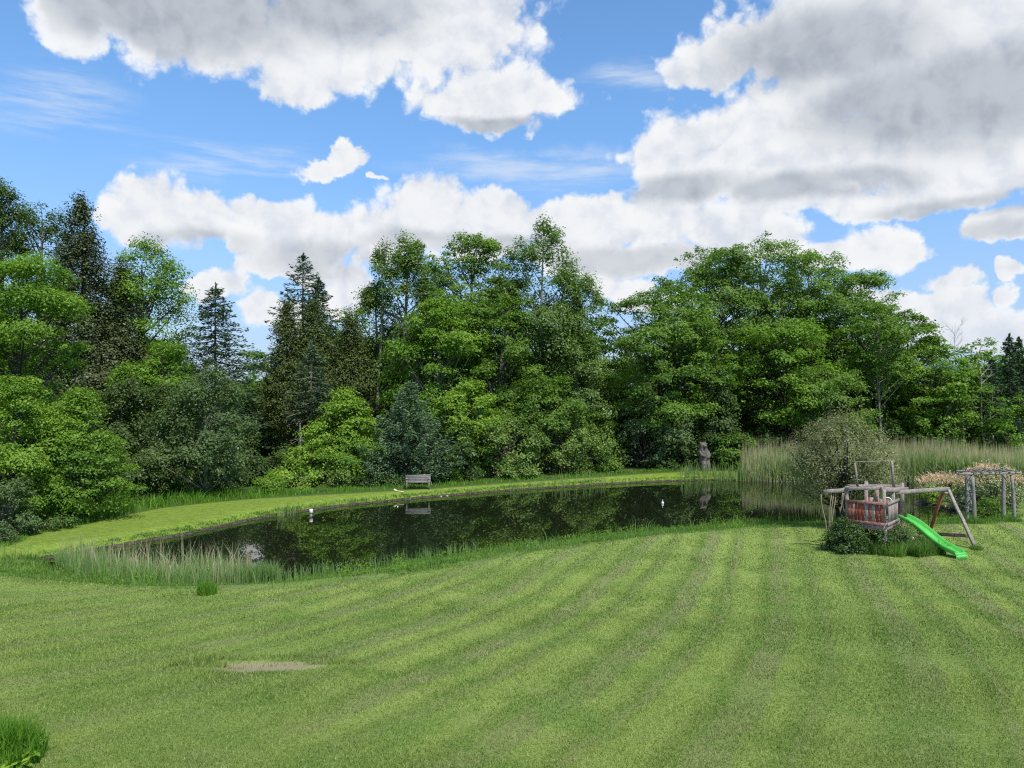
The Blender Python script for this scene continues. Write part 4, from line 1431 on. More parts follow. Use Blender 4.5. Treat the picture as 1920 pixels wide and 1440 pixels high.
def willow(px, D, wpx, top, label, seed):
    p = place(px, top, D, wpx)
    root = B('willow_shrub', **p, leaf=M['willow'], bark=M['bark'], crown_base=0.0, pr=DOME, seed=seed, flat=0.8, cr=0.3, cover=5, s=0.11, stems=5, cat='shrub', label=label, group='pink-tipped willow shrubs by the arbour')
    r = np.random.default_rng(seed)
    mb = MB()
    n = 420
    a = r.uniform(0, 2 * PI, n)
    q = np.sqrt(r.uniform(0, 1, n)) * 0.86
    R = p['W'] / 2
    zz = p['Ht'] * (0.34 + 0.60 * (1 - q ** 2) ** 0.55)
    C0 = np.stack([q * R * np.cos(a), q * R * np.sin(a), zz], 1)
    dirs = C0 - np.array([0, 0, p['Ht'] * 0.2])
    dirs /= np.linalg.norm(dirs, axis=1, keepdims=True)
    dirs = dirs * 0.6 + np.array([0, 0, 0.6]) + r.normal(0, 0.16, (n, 3))
    K = 9
    t = r.uniform(0, 1, (n, K))
    L = r.uniform(0.18, 0.42, n)
    C = C0[:, None, :] + dirs[:, None, :] * (t * L[:, None])[:, :, None] + r.normal(0, 0.015, (n, K, 3))
    T = dirs[:, None, :] * 0.8 + r.normal(0, 0.4, (n, K, 3))
    T /= np.linalg.norm(T, axis=2, keepdims=True)
    Bv = np.cross(T, r.normal(0, 1, (n, K, 3)))
    Bv /= np.linalg.norm(Bv, axis=2, keepdims=True)
    mb.quads(C.reshape(-1, 3), T.reshape(-1, 3) * 0.05, Bv.reshape(-1, 3) * 0.02, r.uniform(0, 1, n * K))
    mb.build('pink_shoots', M['willow_pink'], root)
    return root


willow(1768, 42.5, 92, 897, 'smaller pink-tipped willow shrub left of the arbour', 311)
willow(1858, 38.0, 122, 876, 'larger pink-tipped willow shrub behind the arbour', 312)
p = place(1770, 918, 41.0, 84)
B('spirea_shrub', **p, leaf=M['bright'], bark=M['bark'], crown_base=0.0, pr=DOME, seed=313, flat=0.7, cr=0.3, cover=5, s=0.11, stems=4, cat='shrub', label='green shrub at the foot of the smaller pink willow')
p = place(1856, 935, 34.6, 52)
B('spirea_shrub', **p, leaf=M['maple_deep'], bark=M['bark'], crown_base=0.0, pr=DOME, seed=314, flat=0.7, cr=0.22, cover=5, s=0.09, stems=4, cat='shrub', label='deep green vine bush growing inside the arbour')

# spit bank stones and soil
r = np.random.default_rng(91)


def rock(mb, c, s, r):
    u = np.linspace(0, 2 * PI, 8, endpoint=False)
    rows = []
    for t in (0.0, 0.35, 0.7, 1.0):
        w = math.sqrt(max(0, 1 - (t * 0.95) ** 2))
        for a in u:
            k = 1 + r.normal(0, 0.10)
            rows.append((c[0] + s[0] * w * k * math.cos(a), c[1] + s[1] * w * k * math.sin(a), c[2] + s[2] * t))
    fs = []
    for i_ in range(3):
        for j_ in range(8):
            fs.append((i_ * 8 + j_, i_ * 8 + (j_ + 1) % 8, (i_ + 1) * 8 + (j_ + 1) % 8, (i_ + 1) * 8 + j_))
    fs.append(tuple(24 + k for k in range(8)))
    fs.append(tuple(range(7, -1, -1)))
    mb.faces(rows, fs)


for k, (px, py, sz, lab) in enumerate(((1726, 944, 0.42, 'dark mossy rock at the tip of the grassy spit'), (1760, 951, 0.30, 'dark rock in the undercut bank behind the swings'),
                                       (1790, 955, 0.36, 'broad dark rock under the grassy spit right of the swings'), (1815, 958, 0.28, 'small dark rock beside the left arbour posts'))):
    D = depth_at(py, 0.0)
    root = MB()
    rock(root, (0, 0, -0.12), (sz * 1.3, sz * 0.6, sz * 0.75), r)
    o = root.build('rock', M['stone'], smooth=True)
    o.location = (gx(px, D), D, 0.0)
    tag(o, lab, 'rock', 'rocks of the spit')

# roots and soil crumbs on the eroded far bank
mb = MB()
for k in range(420):
    i_ = r.integers(0, len(pond_s))
    f_ = r.uniform()
    pt = pond_s[i_] * (1 - f_) + pond_s[(i_ + 1) % len(pond_s)] * f_
    if pt[1] < yc(pt[0]) or pt[0] > 14:
        continue
    rock(mb, (pt[0] + r.normal(0, 0.08), pt[1] + r.normal(0, 0.08), -0.02), tuple(r.uniform(0.03, 0.12, 3) * np.array([1.3, 1, 0.8])), r)
o = mb.build('bank_stones', M['stone'], smooth=True)
tag(o, 'small stones and clods along the muddy rim of the far bank', 'stones', kind='stuff')
for px, py, lab in ((827, 928, 'small pale stone at the water edge right of the bench'), (839, 927, 'pinkish pale stone at the water edge, right of the other pale stone')):
    D = depth_at(py, 0.1) + 0.1
    mb = MB()
    rock(mb, (0, 0, -0.03), (0.08, 0.06, 0.08), r)
    o = mb.build('pale_stone', M['pale_stone'], smooth=True)
    o.location = (gx(px, D), D, H1(gx(px, D), D))
    tag(o, lab, 'stone')

# ------------------------------------------------------------------ small things at the pond
# white-capped pipe in the water
D = depth_at(966, 0.0)
root = empty('marker_post', (gx(584, D), D, 0.0))
mb = MB()
mb.tube([(0, 0, -0.6), (0, 0, 0.14)], 0.055, 10)
mb.build('pipe', M['grey_wood'], root, smooth=False)
mb = MB()
mb.tube([(0, 0, 0.14), (0, 0, 0.15), (0, 0, 0.30), (0, 0, 0.32)], [0.085, 0.095, 0.095, 0.085], 12)
mb.build('cap', M['white'], root)
tag(root, 'short post with a white cap standing in the water near the far bank', 'post')

# white buoy
D = depth_at(944, 0.0)
root = empty('buoy', (gx(1242, D), D, 0.0))
root.scale = (0.62, 0.62, 0.75)
mb = MB()
t_ = np.linspace(0, PI, 9)
mb.tube(np.stack([0 * t_, 0 * t_, 0.05 - 0.11 * np.cos(t_)], 1), 0.115 * np.sin(t_) + 0.002, 12)
mb.build('float', M['white'], root, smooth=True)
mb = MB()
mb.tube([(0, 0, 0.14), (0, 0, 0.30)], [0.03, 0.02], 8)
mb.build('stem', M['white'], root)
tag(root, 'small white float with a stem on the pond near the reeds', 'buoy')
for px, py, rd, lab in ((746, 950, 0.035, 'tiny white scrap floating on the water left of the bench reflection'),):
    D = depth_at(py, 0.0)
    mb = MB()
    mb.tube(np.stack([0 * t_, 0 * t_, -rd * 0.9 * np.cos(t_) + rd * 0.3], 1), rd * np.sin(t_) + 0.002, 12)
    o = mb.build('floating_ball', M['white'], smooth=True)
    o.location = (gx(px, D), D, 0.0)
    tag(o, lab, 'ball')

# birch stick on the bank
D = depth_at(925, 0.25)
root = MB()
root.tube([(-0.32, 0.0, 0.13), (-0.22, -0.02, 0.09), (-0.15, -0.03, 0.05)], [0.05, 0.06, 0.045], 8)
root.tube([(-0.17, -0.03, 0.06), (0.05, -0.08, 0.03), (0.28, -0.14, 0.02)], [0.03, 0.028, 0.018], 7)
o = root.build('driftwood', M['cream'], smooth=True)
x_ = gx(749, D)
o.location = (x_, D, H1(x_, D))
tag(o, 'pale broken stick lying on the far bank left of the bench', 'stick')

# ------------------------------------------------------------------ bench
D = 45.0
x_ = gx(784, D)
root = empty('garden_bench', (x_, D, H1(x_, D)), rz=0.10)
Lb = 1.48
mb = MB()
for k, yy in enumerate((-0.26, -0.15, -0.04, 0.07)):
    mb.beam((-Lb / 2, yy, 0.43), (Lb / 2, yy, 0.43), 0.095, 0.035, a=0.3 + 0.15 * k)
mb.build('seat', M['bench_wood'], root)
mb = MB()
for k, (zz, yy) in enumerate(((0.50, 0.13), (0.59, 0.155), (0.68, 0.18), (0.77, 0.20))):
    mb.beam((-Lb / 2 - 0.02, yy, zz), (Lb / 2 + 0.02, yy, zz + 0.01 * k), 0.03, 0.080, a=0.2 + 0.2 * k)
mb.build('backrest', M['bench_wood'], root)
for sx in (-1, 1):
    mb = MB()
    mb.beam((sx * 0.66, -0.26, -0.03), (sx * 0.66, -0.26, 0.62), 0.07, 0.07)
    mb.build('leg', M['bench_wood'], root)
    mb = MB()
    mb.beam((sx * 0.66, 0.14, -0.03), (sx * 0.66, 0.24, 0.82), 0.06, 0.07)
    mb.build('leg', M['bench_wood'], root)
    mb = MB()
    mb.beam((sx * 0.66, -0.34, 0.645), (sx * 0.66, 0.20, 0.645), 0.09, 0.035)
    mb.build('armrest', M['bench_wood'], root)
tag(root, 'weathered grey wooden bench facing the pond on the far bank', 'bench')

# ------------------------------------------------------------------ bear carving
D = 55.5
x_ = gx(1319, D)
root = empty('bear_carving', (x_, D, H1(x_, D)), rz=0.25)
root.scale = (0.9, 0.9, 0.97)


def carve(mb, rings, seed, n=28, rough=0.04):
    """lofted body: rings of (z, cx, cy, rx, ry)"""
    r = np.random.default_rng(seed)
    V = []
    for (z, cx, cy, rx, ry) in rings:
        for k in range(n):
            a = 2 * PI * k / n
            g = 1 + rough * math.sin(7 * a + z * 3) + r.normal(0, rough * 0.5)
            V.append((cx + rx * g * math.cos(a), cy + ry * g * math.sin(a), z))
    fs = []
    m = len(rings)
    for i_ in range(m - 1):
        for k in range(n):
            fs.append((i_ * n + k, i_ * n + (k + 1) % n, (i_ + 1) * n + (k + 1) % n, (i_ + 1) * n + k))
    fs.append(tuple((m - 1) * n + k for k in range(n)))
    mb.faces(V, fs)


mb = MB()
zs_ = np.linspace(-0.1, 2.15, 34)
rx_ = np.interp(zs_, [-0.1, 0.2, 0.6, 1.0, 1.35, 1.6, 1.72, 1.85, 2.0, 2.1, 2.15], [0.44, 0.42, 0.41, 0.42, 0.41, 0.36, 0.31, 0.33, 0.32, 0.25, 0.12])
ry_ = rx_ * 0.92
cx_ = np.interp(zs_, [0, 1.0, 1.7, 2.15], [0.08, 0.03, -0.05, -0.08])
carve(mb, [(z, cx, 0, a, b) for z, cx, a, b in zip(zs_, cx_, rx_, ry_)], 5, rough=0.07)
# arms folded on the chest, legs, muzzle, ears belong to the one carved log
mb.tube([(-0.34, -0.05, 1.45), (-0.34, -0.30, 1.22), (-0.20, -0.42, 1.12), (-0.05, -0.43, 1.16)], [0.13, 0.13, 0.11, 0.10], 10)
mb.tube([(0.34, -0.05, 1.45), (0.36, -0.28, 1.18), (0.24, -0.40, 1.02), (0.10, -0.42, 1.00)], [0.13, 0.13, 0.11, 0.10], 10)
mb.tube([(-0.14, -0.26, 0.75), (-0.16, -0.36, 0.40), (-0.15, -0.34, 0.06), (-0.15, -0.42, -0.02)], [0.16, 0.17, 0.14, 0.12], 10)
mb.tube([(0.22, -0.26, 0.75), (0.26, -0.36, 0.40), (0.25, -0.34, 0.06), (0.25, -0.42, -0.02)], [0.16, 0.17, 0.14, 0.12], 10)
mb.tube([(-0.07, -0.20, 1.88), (-0.06, -0.34, 1.86), (-0.05, -0.46, 1.84), (-0.05, -0.49, 1.84)], [0.17, 0.14, 0.10, 0.04], 10)
mb.build('body', M['stump'], root, smooth=True)
for sx in (-0.29, 0.14):
    mb = MB()
    mb.tube([(sx, 0.02, 2.06), (sx + (0.0), 0.0, 2.14), (sx, 0.0, 2.19)], [0.075, 0.085, 0.04], 9)
    mb.build('ear', M['stump'], root, smooth=True)
mb = MB()
mb.tube([(-0.05, -0.48, 1.86), (-0.05, -0.515, 1.86)], [0.06, 0.045], 9)
mb.build('nose', M['black'], root)
for sx in (-0.17, 0.06):
    mb = MB()
    mb.tube([(sx, -0.235, 1.98), (sx, -0.285, 1.98)], [0.035, 0.025], 8)
    mb.build('eye', M['black'], root)
mb = MB()
mb.tube([(-0.13, -0.445, 1.78), (-0.05, -0.47, 1.76), (0.03, -0.44, 1.78)], 0.022, 6)
mb.build('mouth', M['black'], root)
tag(root, 'upright bear carved from a grey weathered tree trunk on the far bank', 'statue')

# ------------------------------------------------------------------ arbour of logs
D0 = 31.7
A = np.array([gx(1826, 31.9), 31.9])
Bp = np.array([gx(1900, 32.4), 32.4])
Cp = np.array([gx(1811, 33.4), 33.4])
Dp = np.array([gx(1881, 33.7), 33.7])
ctr = (A + Bp + Cp + Dp) / 4
zc = H1(*ctr)
root = empty('log_arbour', (ctr[0], ctr[1], zc))


def loc2(p, z):
    return np.array([p[0] - ctr[0], p[1] - ctr[1], z - zc])


ZT = gz(893, 31.9)
r = np.random.default_rng(33)


def log(p0, p1, r0, r1, k=6, wob=0.02, mat='log', name='post'):
    mb = MB()
    pth = branch_path(p0, p1, r, k, 0.0, wob)
    rad = np.linspace(r0, r1, k) * (1 + r.normal(0, 0.06, k))
    mb.tube(pth, rad, 9)
    return mb.build(name, M[mat], root, smooth=True)


log(loc2(A, H1(*A) - 0.2), loc2(A - [0.10, 0], ZT), 0.085, 0.07)
log(loc2(Bp, H1(*Bp) - 0.2), loc2(Bp - [0.10, 0], ZT), 0.080, 0.065)
log(loc2(Cp, H1(*Cp) - 0.2), loc2(Cp, ZT), 0.085, 0.075)
log(loc2(Dp, H1(*Dp) - 0.2), loc2(Dp, ZT), 0.085, 0.075)
log(loc2(A - [0.62, -0.1], ZT + 0.08), loc2(Bp + [0.28, 0], ZT + 0.10), 0.05, 0.045, name='top_rail')
log(loc2(Cp - [0.45, 0], ZT + 0.06), loc2(Dp + [0.35, 0], ZT + 0.08), 0.05, 0.045, name='top_rail')
for k in range(9):
    f_ = k / 8
    p0 = A * (1 - f_) + Bp * f_ + np.array([r.normal(0, 0.06), -0.15])
    p1 = Cp * (1 - f_) + Dp * f_ + np.array([r.normal(0, 0.10), 0.15])
    log(loc2(p0, ZT + 0.16 + r.normal(0, 0.012)), loc2(p1, ZT + 0.14 + r.normal(0, 0.012)), 0.025, 0.02, name='rafter')
log(loc2(A - [0.05, 0], 1.45), loc2(Cp, 2.45), 0.022, 0.018, name='brace')
log(loc2(A - [0.05, 0], 1.85), loc2(Cp, 1.80), 0.022, 0.018, name='brace')
log(loc2(A - [0.05, 0], 1.75), loc2(Cp, 1.15), 0.022, 0.018, name='brace')
log(loc2(A - [0.05, 0], 1.10), loc2(Cp - [0.2, 0], 1.12), 0.03, 0.028, name='brace')
log(loc2(A - [0.05, 0], 1.15), loc2(Cp, 2.0), 0.018, 0.015, name='brace')
log(loc2(Bp - [0.05, 0], 2.05), loc2(Bp - [0.55, 0.0], ZT + 0.05), 0.028, 0.024, name='brace')
tag(root, 'rustic grey log arbour with stick roof in front of the pink willow', 'arbour')

# ------------------------------------------------------------------ play set
pA = np.array([12.50, 25.0])
e1 = np.array([-0.745, 0.667])
e2 = np.array([0.667, 0.745])
ZD = gz(984, 25.0)      # deck level
pB = pA + 1.20 * e1
pE = pA + 2.05 * e2
pG = pE + 1.20 * e1
org = (pA + pB + pE + pG) / 4
zo = H1(*org)
play = empty('play_tower', (org[0], org[1], zo))


def L3(p, z):
    return (p[0] - org[0], p[1] - org[1], z - zo)


def part(name, mat, fn, parent=None, smooth=False):
    mb = MB()
    fn(mb)
    return mb.build(name, mat, parent or play, smooth=smooth)


ZR = gz(944, 25.0)
ZTOP = gz(914, 25.4)


def post(p, z0, z1, w=0.10, mat='grey_wood', lean=(0, 0)):
    part('post', M[mat], lambda m: m.beam(L3(p, z0), L3(p + np.array(lean), z1), w, w, up=(e1[0], e1[1], 0), a=0.4))


gzA = H1(*pA)
post(pA, gzA - 0.2, ZD + 0.02, 0.10, 'red_wood_worn', (0.0, 0.0))
post(pA + 0.03 * e1, ZD + 0.05, ZTOP, 0.085, 'grey_wood')
post(pB, ZD - 0.25, ZTOP, 0.10, 'grey_wood', (-0.03, 0))
post(pB + 0.06 * e1, H1(*pB) - 0.2, ZD - 0.25, 0.10, 'red_wood_worn')
post(pE, H1(*pE) - 0.2, ZD, 0.13, 'red_wood_worn')
post(pE + 0.02 * e2, ZD, ZTOP + 0.02, 0.11, 'grey_wood')
post(pG, H1(*pG) - 0.2, ZTOP - 0.02, 0.10, 'red_wood_worn')
pM = pA + 0.5 * (pB - pA) + 0.75 * e2 * 1.6
post(pM, ZD - 0.02, ZTOP - 0.02, 0.11, 'red_wood')
post(pA + 0.95 * e2, ZD - 0.22, ZTOP - 0.04, 0.085, 'grey_wood')


def deck(m):
    n = 12
    for k in range(n):
        c = pA + e2 * (2.05 * (k + 0.5) / n)
        m.beam(L3(c - e1 * 0.04, ZD + 0.02), L3(c + e1 * 1.24, ZD + 0.02), 2.05 / n - 0.012, 0.035, a=(k * 37 % 11) / 11)


part('deck', M['red_wood_worn'], deck)
# deck rim boards
part('rim_board', M['red_wood_worn'], lambda m: m.beam(L3(pA - e2 * 0.06, ZD - 0.12), L3(pB - e2 * 0.06 - e1 * 0.14, ZD - 0.12), 0.04, 0.15))
part('rim_board', M['red_wood_worn'], lambda m: m.beam(L3(pA - e1 * 0.06, ZD - 0.10), L3(pE - e1 * 0.06, ZD - 0.10), 0.04, 0.14))


def slats(mb, p0, p1, n, z0, z1, w, off, seed, vlo, vhi):
    r = np.random.default_rng(seed)
    d = (p1 - p0)
    for k in range(n):
        c = p0 + d * (k + 0.5) / n + off
        tl = r.normal(0, 0.006)
        dd = d / np.linalg.norm(d)
        mb.beam(L3(c, z0 + r.normal(0, 0.008)), L3(c + dd * tl, z1 + r.normal(0, 0.01)), 0.022, w * r.uniform(0.92, 1.04), up=(dd[0], dd[1], 0), a=r.choice([vlo, vhi, (vlo + vhi) / 2]))


# front panel: flaking red
part('panel', M['red_wood'], lambda m: slats(m, pA + e1 * 0.06, pB, 10, ZD + 0.04, ZR - 0.04, 0.098, -e2 * 0.07, 4, 0.32, 0.85))
part('rail', M['red_wood'], lambda m: m.beam(L3(pA - e2 * 0.10 - e1 * 0.02, ZR), L3(pB - e2 * 0.10 + e1 * 0.04, ZR - 0.01), 0.045, 0.085, a=0.5))
part('rail', M['red_wood_worn'], lambda m: m.beam(L3(pA - e2 * 0.10 - e1 * 0.02, ZD + 0.03), L3(pB - e2 * 0.10 + e1 * 0.04, ZD + 0.02), 0.045, 0.09, a=0.7))
# side panel: bare grey
part('panel', M['grey_wood'], lambda m: slats(m, pA + e2 * 0.10, pA + e2 * 1.22, 7, ZD + 0.04, ZR - 0.03, 0.105, -e1 * 0.07, 5, 0.3, 0.7))
part('rail', M['grey_wood'], lambda m: m.beam(L3(pA - e1 * 0.10 - e2 * 0.08, ZR + 0.005), L3(pA + e2 * 1.28 - e1 * 0.10, ZR + 0.01), 0.045, 0.085))
part('rail', M['grey_wood'], lambda m: m.beam(L3(pA - e1 * 0.10 - e2 * 0.08, ZD + 0.035), L3(pA + e2 * 1.30 - e1 * 0.10, ZD + 0.035), 0.045, 0.09))
# back panels: red
part('panel', M['red_wood'], lambda m: slats(m, pE, pG, 11, ZD + 0.04, ZR - 0.13, 0.100, e2 * 0.06, 6, 0.25, 0.7))
part('panel', M['red_wood'], lambda m: slats(m, pB, pG, 18, ZD + 0.04, ZR - 0.22, 0.105, e1 * 0.06, 7, 0.2, 0.7))
# stub bracket under the deck at the slide
part('bracket', M['grey_wood'], lambda m: m.beam(L3(pA + e2 * 1.25 - e1 * 0.09, ZD - 0.24), L3(pA + e2 * 1.25 - e1 * 0.09, ZD - 0.02), 0.07, 0.07, up=(e1[0], e1[1], 0)))

# overhead beams
Dm = 25.55


def PX(px, py, D):
    return (gx(px, D) - org[0], D - org[1], gz(py, D) - zo)


part('top_beam', M['grey_wood'], lambda m: m.beam(PX(1543, 922, 25.9), PX(1588, 917.5, 25.8), 0.08, 0.125, segs=3, wob=0.008, seed=1))
part('top_beam', M['grey_wood'], lambda m: m.beam(PX(1585, 916, 25.75), PX(1656, 914, 25.25), 0.07, 0.11, segs=3, wob=0.008, seed=2))
part('top_beam', M['grey_wood'], lambda m: m.beam(PX(1652, 917, 25.2), PX(1700, 917, 26.3), 0.08, 0.15, segs=2, wob=0.006, seed=3))
part('top_beam', M['grey_wood'], lambda m: m.beam(PX(1590, 911, 26.2), PX(1690, 911.5, 27.2), 0.07, 0.10, segs=2, wob=0.006, seed=6))
part('swing_beam', M['grey_wood'], lambda m: m.beam(PX(1664, 924, 25.7), PX(1777, 916, 27.0), 0.09, 0.125, segs=4, wob=0.006, seed=4))
part('upright', M['grey_wood'], lambda m: m.beam(PX(1607, 913, 25.9), PX(1602, 868, 25.9), 0.075, 0.05, up=(1, 0, 0), a=0.6))
part('upright', M['grey_wood'], lambda m: m.beam(PX(1675, 914, 25.7), PX(1671, 864, 25.7), 0.09, 0.06, up=(1, 0, 0), a=0.6))
part('crossbar', M['grey_wood'], lambda m: m.beam(PX(1600, 865.5, 25.9), PX(1674, 864, 25.7), 0.03, 0.022, segs=4, wob=0.006, seed=8))
# A-frame
fx0 = (gx(1738, 28.2), 28.2)
fx1 = (gx(1829, 25.85), 25.85)
apx = PX(1773, 917, 27.0)
part('leg', M['red_wood'], lambda m: m.beam(L3(fx0, H1(*fx0) - 0.02), (apx[0] - 0.06, apx[1] + 0.08, apx[2] - 0.02), 0.085, 0.09, up=(1, 0, 0), a=0.7))
part('leg', M['grey_wood'], lambda m: m.beam(L3(fx1, H1(*fx1) - 0.05), (apx[0] + 0.02, apx[1] - 0.10, apx[2] + 0.0), 0.085, 0.10, up=(1, 0, 0), segs=4, wob=0.008, seed=9, a=0.4))
part('bracket', M['grey_wood'], lambda m: m.box((apx[0] - 0.04, apx[1], apx[2] - 0.13), (0.16, 0.30, 0.09)))
part('spreader', M['red_wood_worn'], lambda m: m.beam(PX(1741, 1000, 28.0), PX(1816, 1004, 26.25), 0.05, 0.13, a=0.6))
# white hand grip on the rail
part('grip', M['white'], lambda m: m.tube([(L3(pA + e2 * 0.25, 0)[0] + 0.16 * math.cos(t), L3(pA + e2 * 0.25, 0)[1], ZR - zo + 0.02 + 0.16 * math.sin(t)) for t in np.linspace(0.0, 1.9, 8)], 0.018, 8), smooth=True)

# slide
s0 = np.array([13.70, 26.15])
s1 = np.array([14.52, 24.20])
zs0 = ZD + 0.05
zs1 = H1(*s1) + 0.10
dv = s1 - s0
Ls = np.linalg.norm(dv)
dv /= Ls
sv = np.array([-dv[1], dv[0]])
mb = MB()
n = 44
sec = [(-0.245, 0.115), (-0.215, 0.135), (-0.190, 0.125), (-0.170, 0.03), (-0.145, 0.006), (0, 0.0), (0.145, 0.006), (0.170, 0.03), (0.190, 0.125), (0.215, 0.135), (0.245, 0.115),
       (0.235, -0.015), (0.20, -0.03), (0, -0.035), (-0.20, -0.03), (-0.235, -0.015)]
V = []
for k in range(n + 1):
    t = k / n
    zz = zs0 + (zs1 - zs0) * t + 0.060 * math.sin(2 * PI * t * 1.0 + 0.15) * (1 if t < 0.97 else 0.8)
    if t > 0.86:
        zz = max(zz, zs1 + 0.03)
    if t < 0.07:
        zz = min(zz, zs0 + 0.03)
    c = s0 + dv * Ls * t
    for (a_, b_) in sec:
        q = c + sv * a_
        V.append((q[0] - org[0], q[1] - org[1], zz + b_ - zo))
m_ = len(sec)
fs = []
for k in range(n):
    for q in range(m_):
        q2 = (q + 1) % m_
        fs.append((k * m_ + q, k * m_ + q2, (k + 1) * m_ + q2, (k + 1) * m_ + q))
fs.append(tuple(range(m_ - 1, -1, -1)))
fs.append(tuple(n * m_ + q for q in range(m_)))
mb.faces(V, fs)
sl = mb.build('slide', M['slide'], play, smooth=True)
sl.data.polygons.foreach_set('use_smooth', [True] * (len(fs) - 2) + [False] * 2)
# ribbed foot of the slide
mb = MB()
for k in range(8):
    c = s1 + dv * 0.02 + sv * (-0.21 + 0.06 * k)
    mb.beam(L3(c, zs1 + 0.03), L3(c + dv * 0.09, H1(*s1) - 0.01), 0.022, 0.02)
mb.beam(L3(s1 - sv * 0.25 + dv * 0.015, zs1 + 0.035), L3(s1 + sv * 0.25 + dv * 0.015, zs1 + 0.035), 0.04, 0.05)
mb.beam(L3(s1 - sv * 0.26 + dv * 0.06, zs1 - 0.055), L3(s1 + sv * 0.26 + dv * 0.06, zs1 - 0.055), 0.012, 0.10)
mb.build('slide_foot', M['slide_rib'], sl)
tag(play, 'weathered red and grey wooden play tower with bright green slide and swing beam', 'play set')

# things hanging from the beams
r = np.random.default_rng(61)


def hang(name, label, mat, px, py, D, zlow, cat, strands, knot=True):
    x0_ = gx(px, D)
    zt = gz(py, D)
    root = empty(name, (x0_, D, zlow))
    for (dx0, dx1) in strands:
        mb = MB()
        zz = np.linspace(0, 1, 9)
        mb.tube(np.stack([dx0 + (dx1 - dx0) * zz + 0.02 * np.sin(zz * 7 + dx0 * 20), 0.03 * np.sin(zz * 5 + dx1 * 9), (zt - zlow) * zz], 1), 0.014, 6)
        mb.build('strand', mat, root, smooth=True)
    tag(root, label, cat)
    return root


zg = H1(gx(1553, 25.9), 25.9)
rt = hang('rope', 'frayed tan rope strands hanging from the left end of the play set beam', M['rope'], 1552, 927, 25.9, zg + 0.42, 'rope', [(-0.02, 0.10), (0.03, 0.16), (-0.05, -0.24), (0.06, 0.26)])
mb = MB()
for k in range(7):
    a_ = r.uniform(0, 6.28)
    mb.tube([(0, 0, 0.06), (0.04 * math.cos(a_), 0.04 * math.sin(a_), -0.15), (0.10 * math.cos(a_), 0.07 * math.sin(a_), -0.40)], [0.02, 0.013, 0.009], 5)
mb.tube([(0, 0, 0.12), (0.01, 0, 0.06), (0, 0, -0.02)], [0.03, 0.05, 0.03], 8)
mb.build('tassel', M['rope'], rt, smooth=True)
rt = hang('rope', 'short loose rope end hanging just right of the frayed rope', M['rope'], 1578, 924, 25.8, gz(960, 25.8), 'rope', [(-0.05, 0.02), (0.05, 0.03)])


def chain_run(mb, x, y, z0, z1):
    n = int((z1 - z0) / 0.05)
    for k in range(n):
        z = z0 + (k + 0.5) * (z1 - z0) / n
        if k % 2:
            mb.box((x, y, z), (0.022, 0.008, 0.062))
        else:
            mb.box((x, y, z), (0.008, 0.022, 0.062))


Ds = 26.5
xs0, xs1 = gx(1723, Ds), gx(1735, Ds + 0.15)
zseat = gz(1000, Ds)
root = empty('swing', ((xs0 + xs1) / 2, Ds, zseat))
zt = gz(926, Ds)
for sx in (xs0, xs1):
    mb = MB()
    chain_run(mb, sx - (xs0 + xs1) / 2, 0, 0.02, zt - zseat)
    mb.build('chain', M['chain'], root)
mb = MB()
mb.beam((xs0 - (xs0 + xs1) / 2 - 0.05, 0, 0), (xs1 - (xs0 + xs1) / 2 + 0.05, 0, 0), 0.16, 0.025)
mb.build('seat', M['chain'], root)
tag(root, 'dark swing seat on two thin chains under the swing beam', 'swing')
root = empty('hanging_chain', (gx(1711.5, 26.2), 26.2, gz(985, 26.2)))
mb = MB()
chain_run(mb, 0, 0, 0, gz(926, 26.2) - gz(985, 26.2))
mb.build('chain', M['chain'], root)
tag(root, 'single loose chain hanging beside the swing near the tower post', 'chain')

# cream ball stuck under the slide and a white cup on the deck
mb = MB()
t_ = np.linspace(0, PI, 9)
mb.tube(np.stack([0 * t_, 0 * t_, -0.07 * np.cos(t_)], 1), 0.075 * np.sin(t_) + 0.001, 14)
o = mb.build('ball', M['cream'], smooth=True)
o.location = (gx(1709, 25.3), 25.3, gz(1010, 25.3))
tag(o, 'cream coloured ball lodged under the green slide', 'ball')
mb = MB()
mb.tube([(0, 0, 0), (0, 0, 0.10)], [0.025, 0.035], 10)
o = mb.build('cup', M['white'])
cpt = pA + e2 * 1.45 + e1 * 0.1
o.location = (cpt[0], cpt[1], ZD + 0.04)
tag(o, 'small white cup standing on the deck at the top of the slide', 'cup')

# plants under the tower
x_, y_ = pB + e1 * 0.1 - e2 * 0.25
B('rose_bush', x=x_ - 0.02, y=y_ - 0.15, Ht=1.12, W=1.25, leaf=M['vine'], bark=M['bark_dark'], crown_base=0.0, pr=(0.3, 0.25, 0.6), seed=401, flat=0.8, cr=0.2, cover=5.5, s=0.075, stems=4, cat='shrub',
  label='dark leafy bush at the left corner under the play tower')
c_ = (pA + pB) / 2 + e2 * 0.35
B('rose_bush', x=c_[0], y=c_[1], Ht=0.95, W=1.7, leaf=M['vine'], bark=M['bark_dark'], crown_base=0.0, pr=(0.4, 0.25, 0.4), seed=402, flat=0.8, cr=0.2, cover=5.0, s=0.075, stems=4, cat='shrub',
  label='shaded leafy bush directly beneath the tower deck')
c_ = pA + e2 * 0.9 - e1 * 0.15
B('goldenrod_bush', x=c_[0], y=c_[1], Ht=0.92, W=1.3, leaf=M['greybush'], bark=M['bark_dark'], crown_base=0.0, pr=(0.3, 0.3, 0.6), seed=403, flat=0.9, cr=0.2, cover=4.0, s=0.065, stems=4, cat='shrub',
  label='weedy bush with yellow flowers between the tower leg and the slide')
rt = bpy.data.objects[[o.name for o in bpy.data.objects if o.name.startswith('goldenrod_bush')][0]]
mb = MB()
n = 70
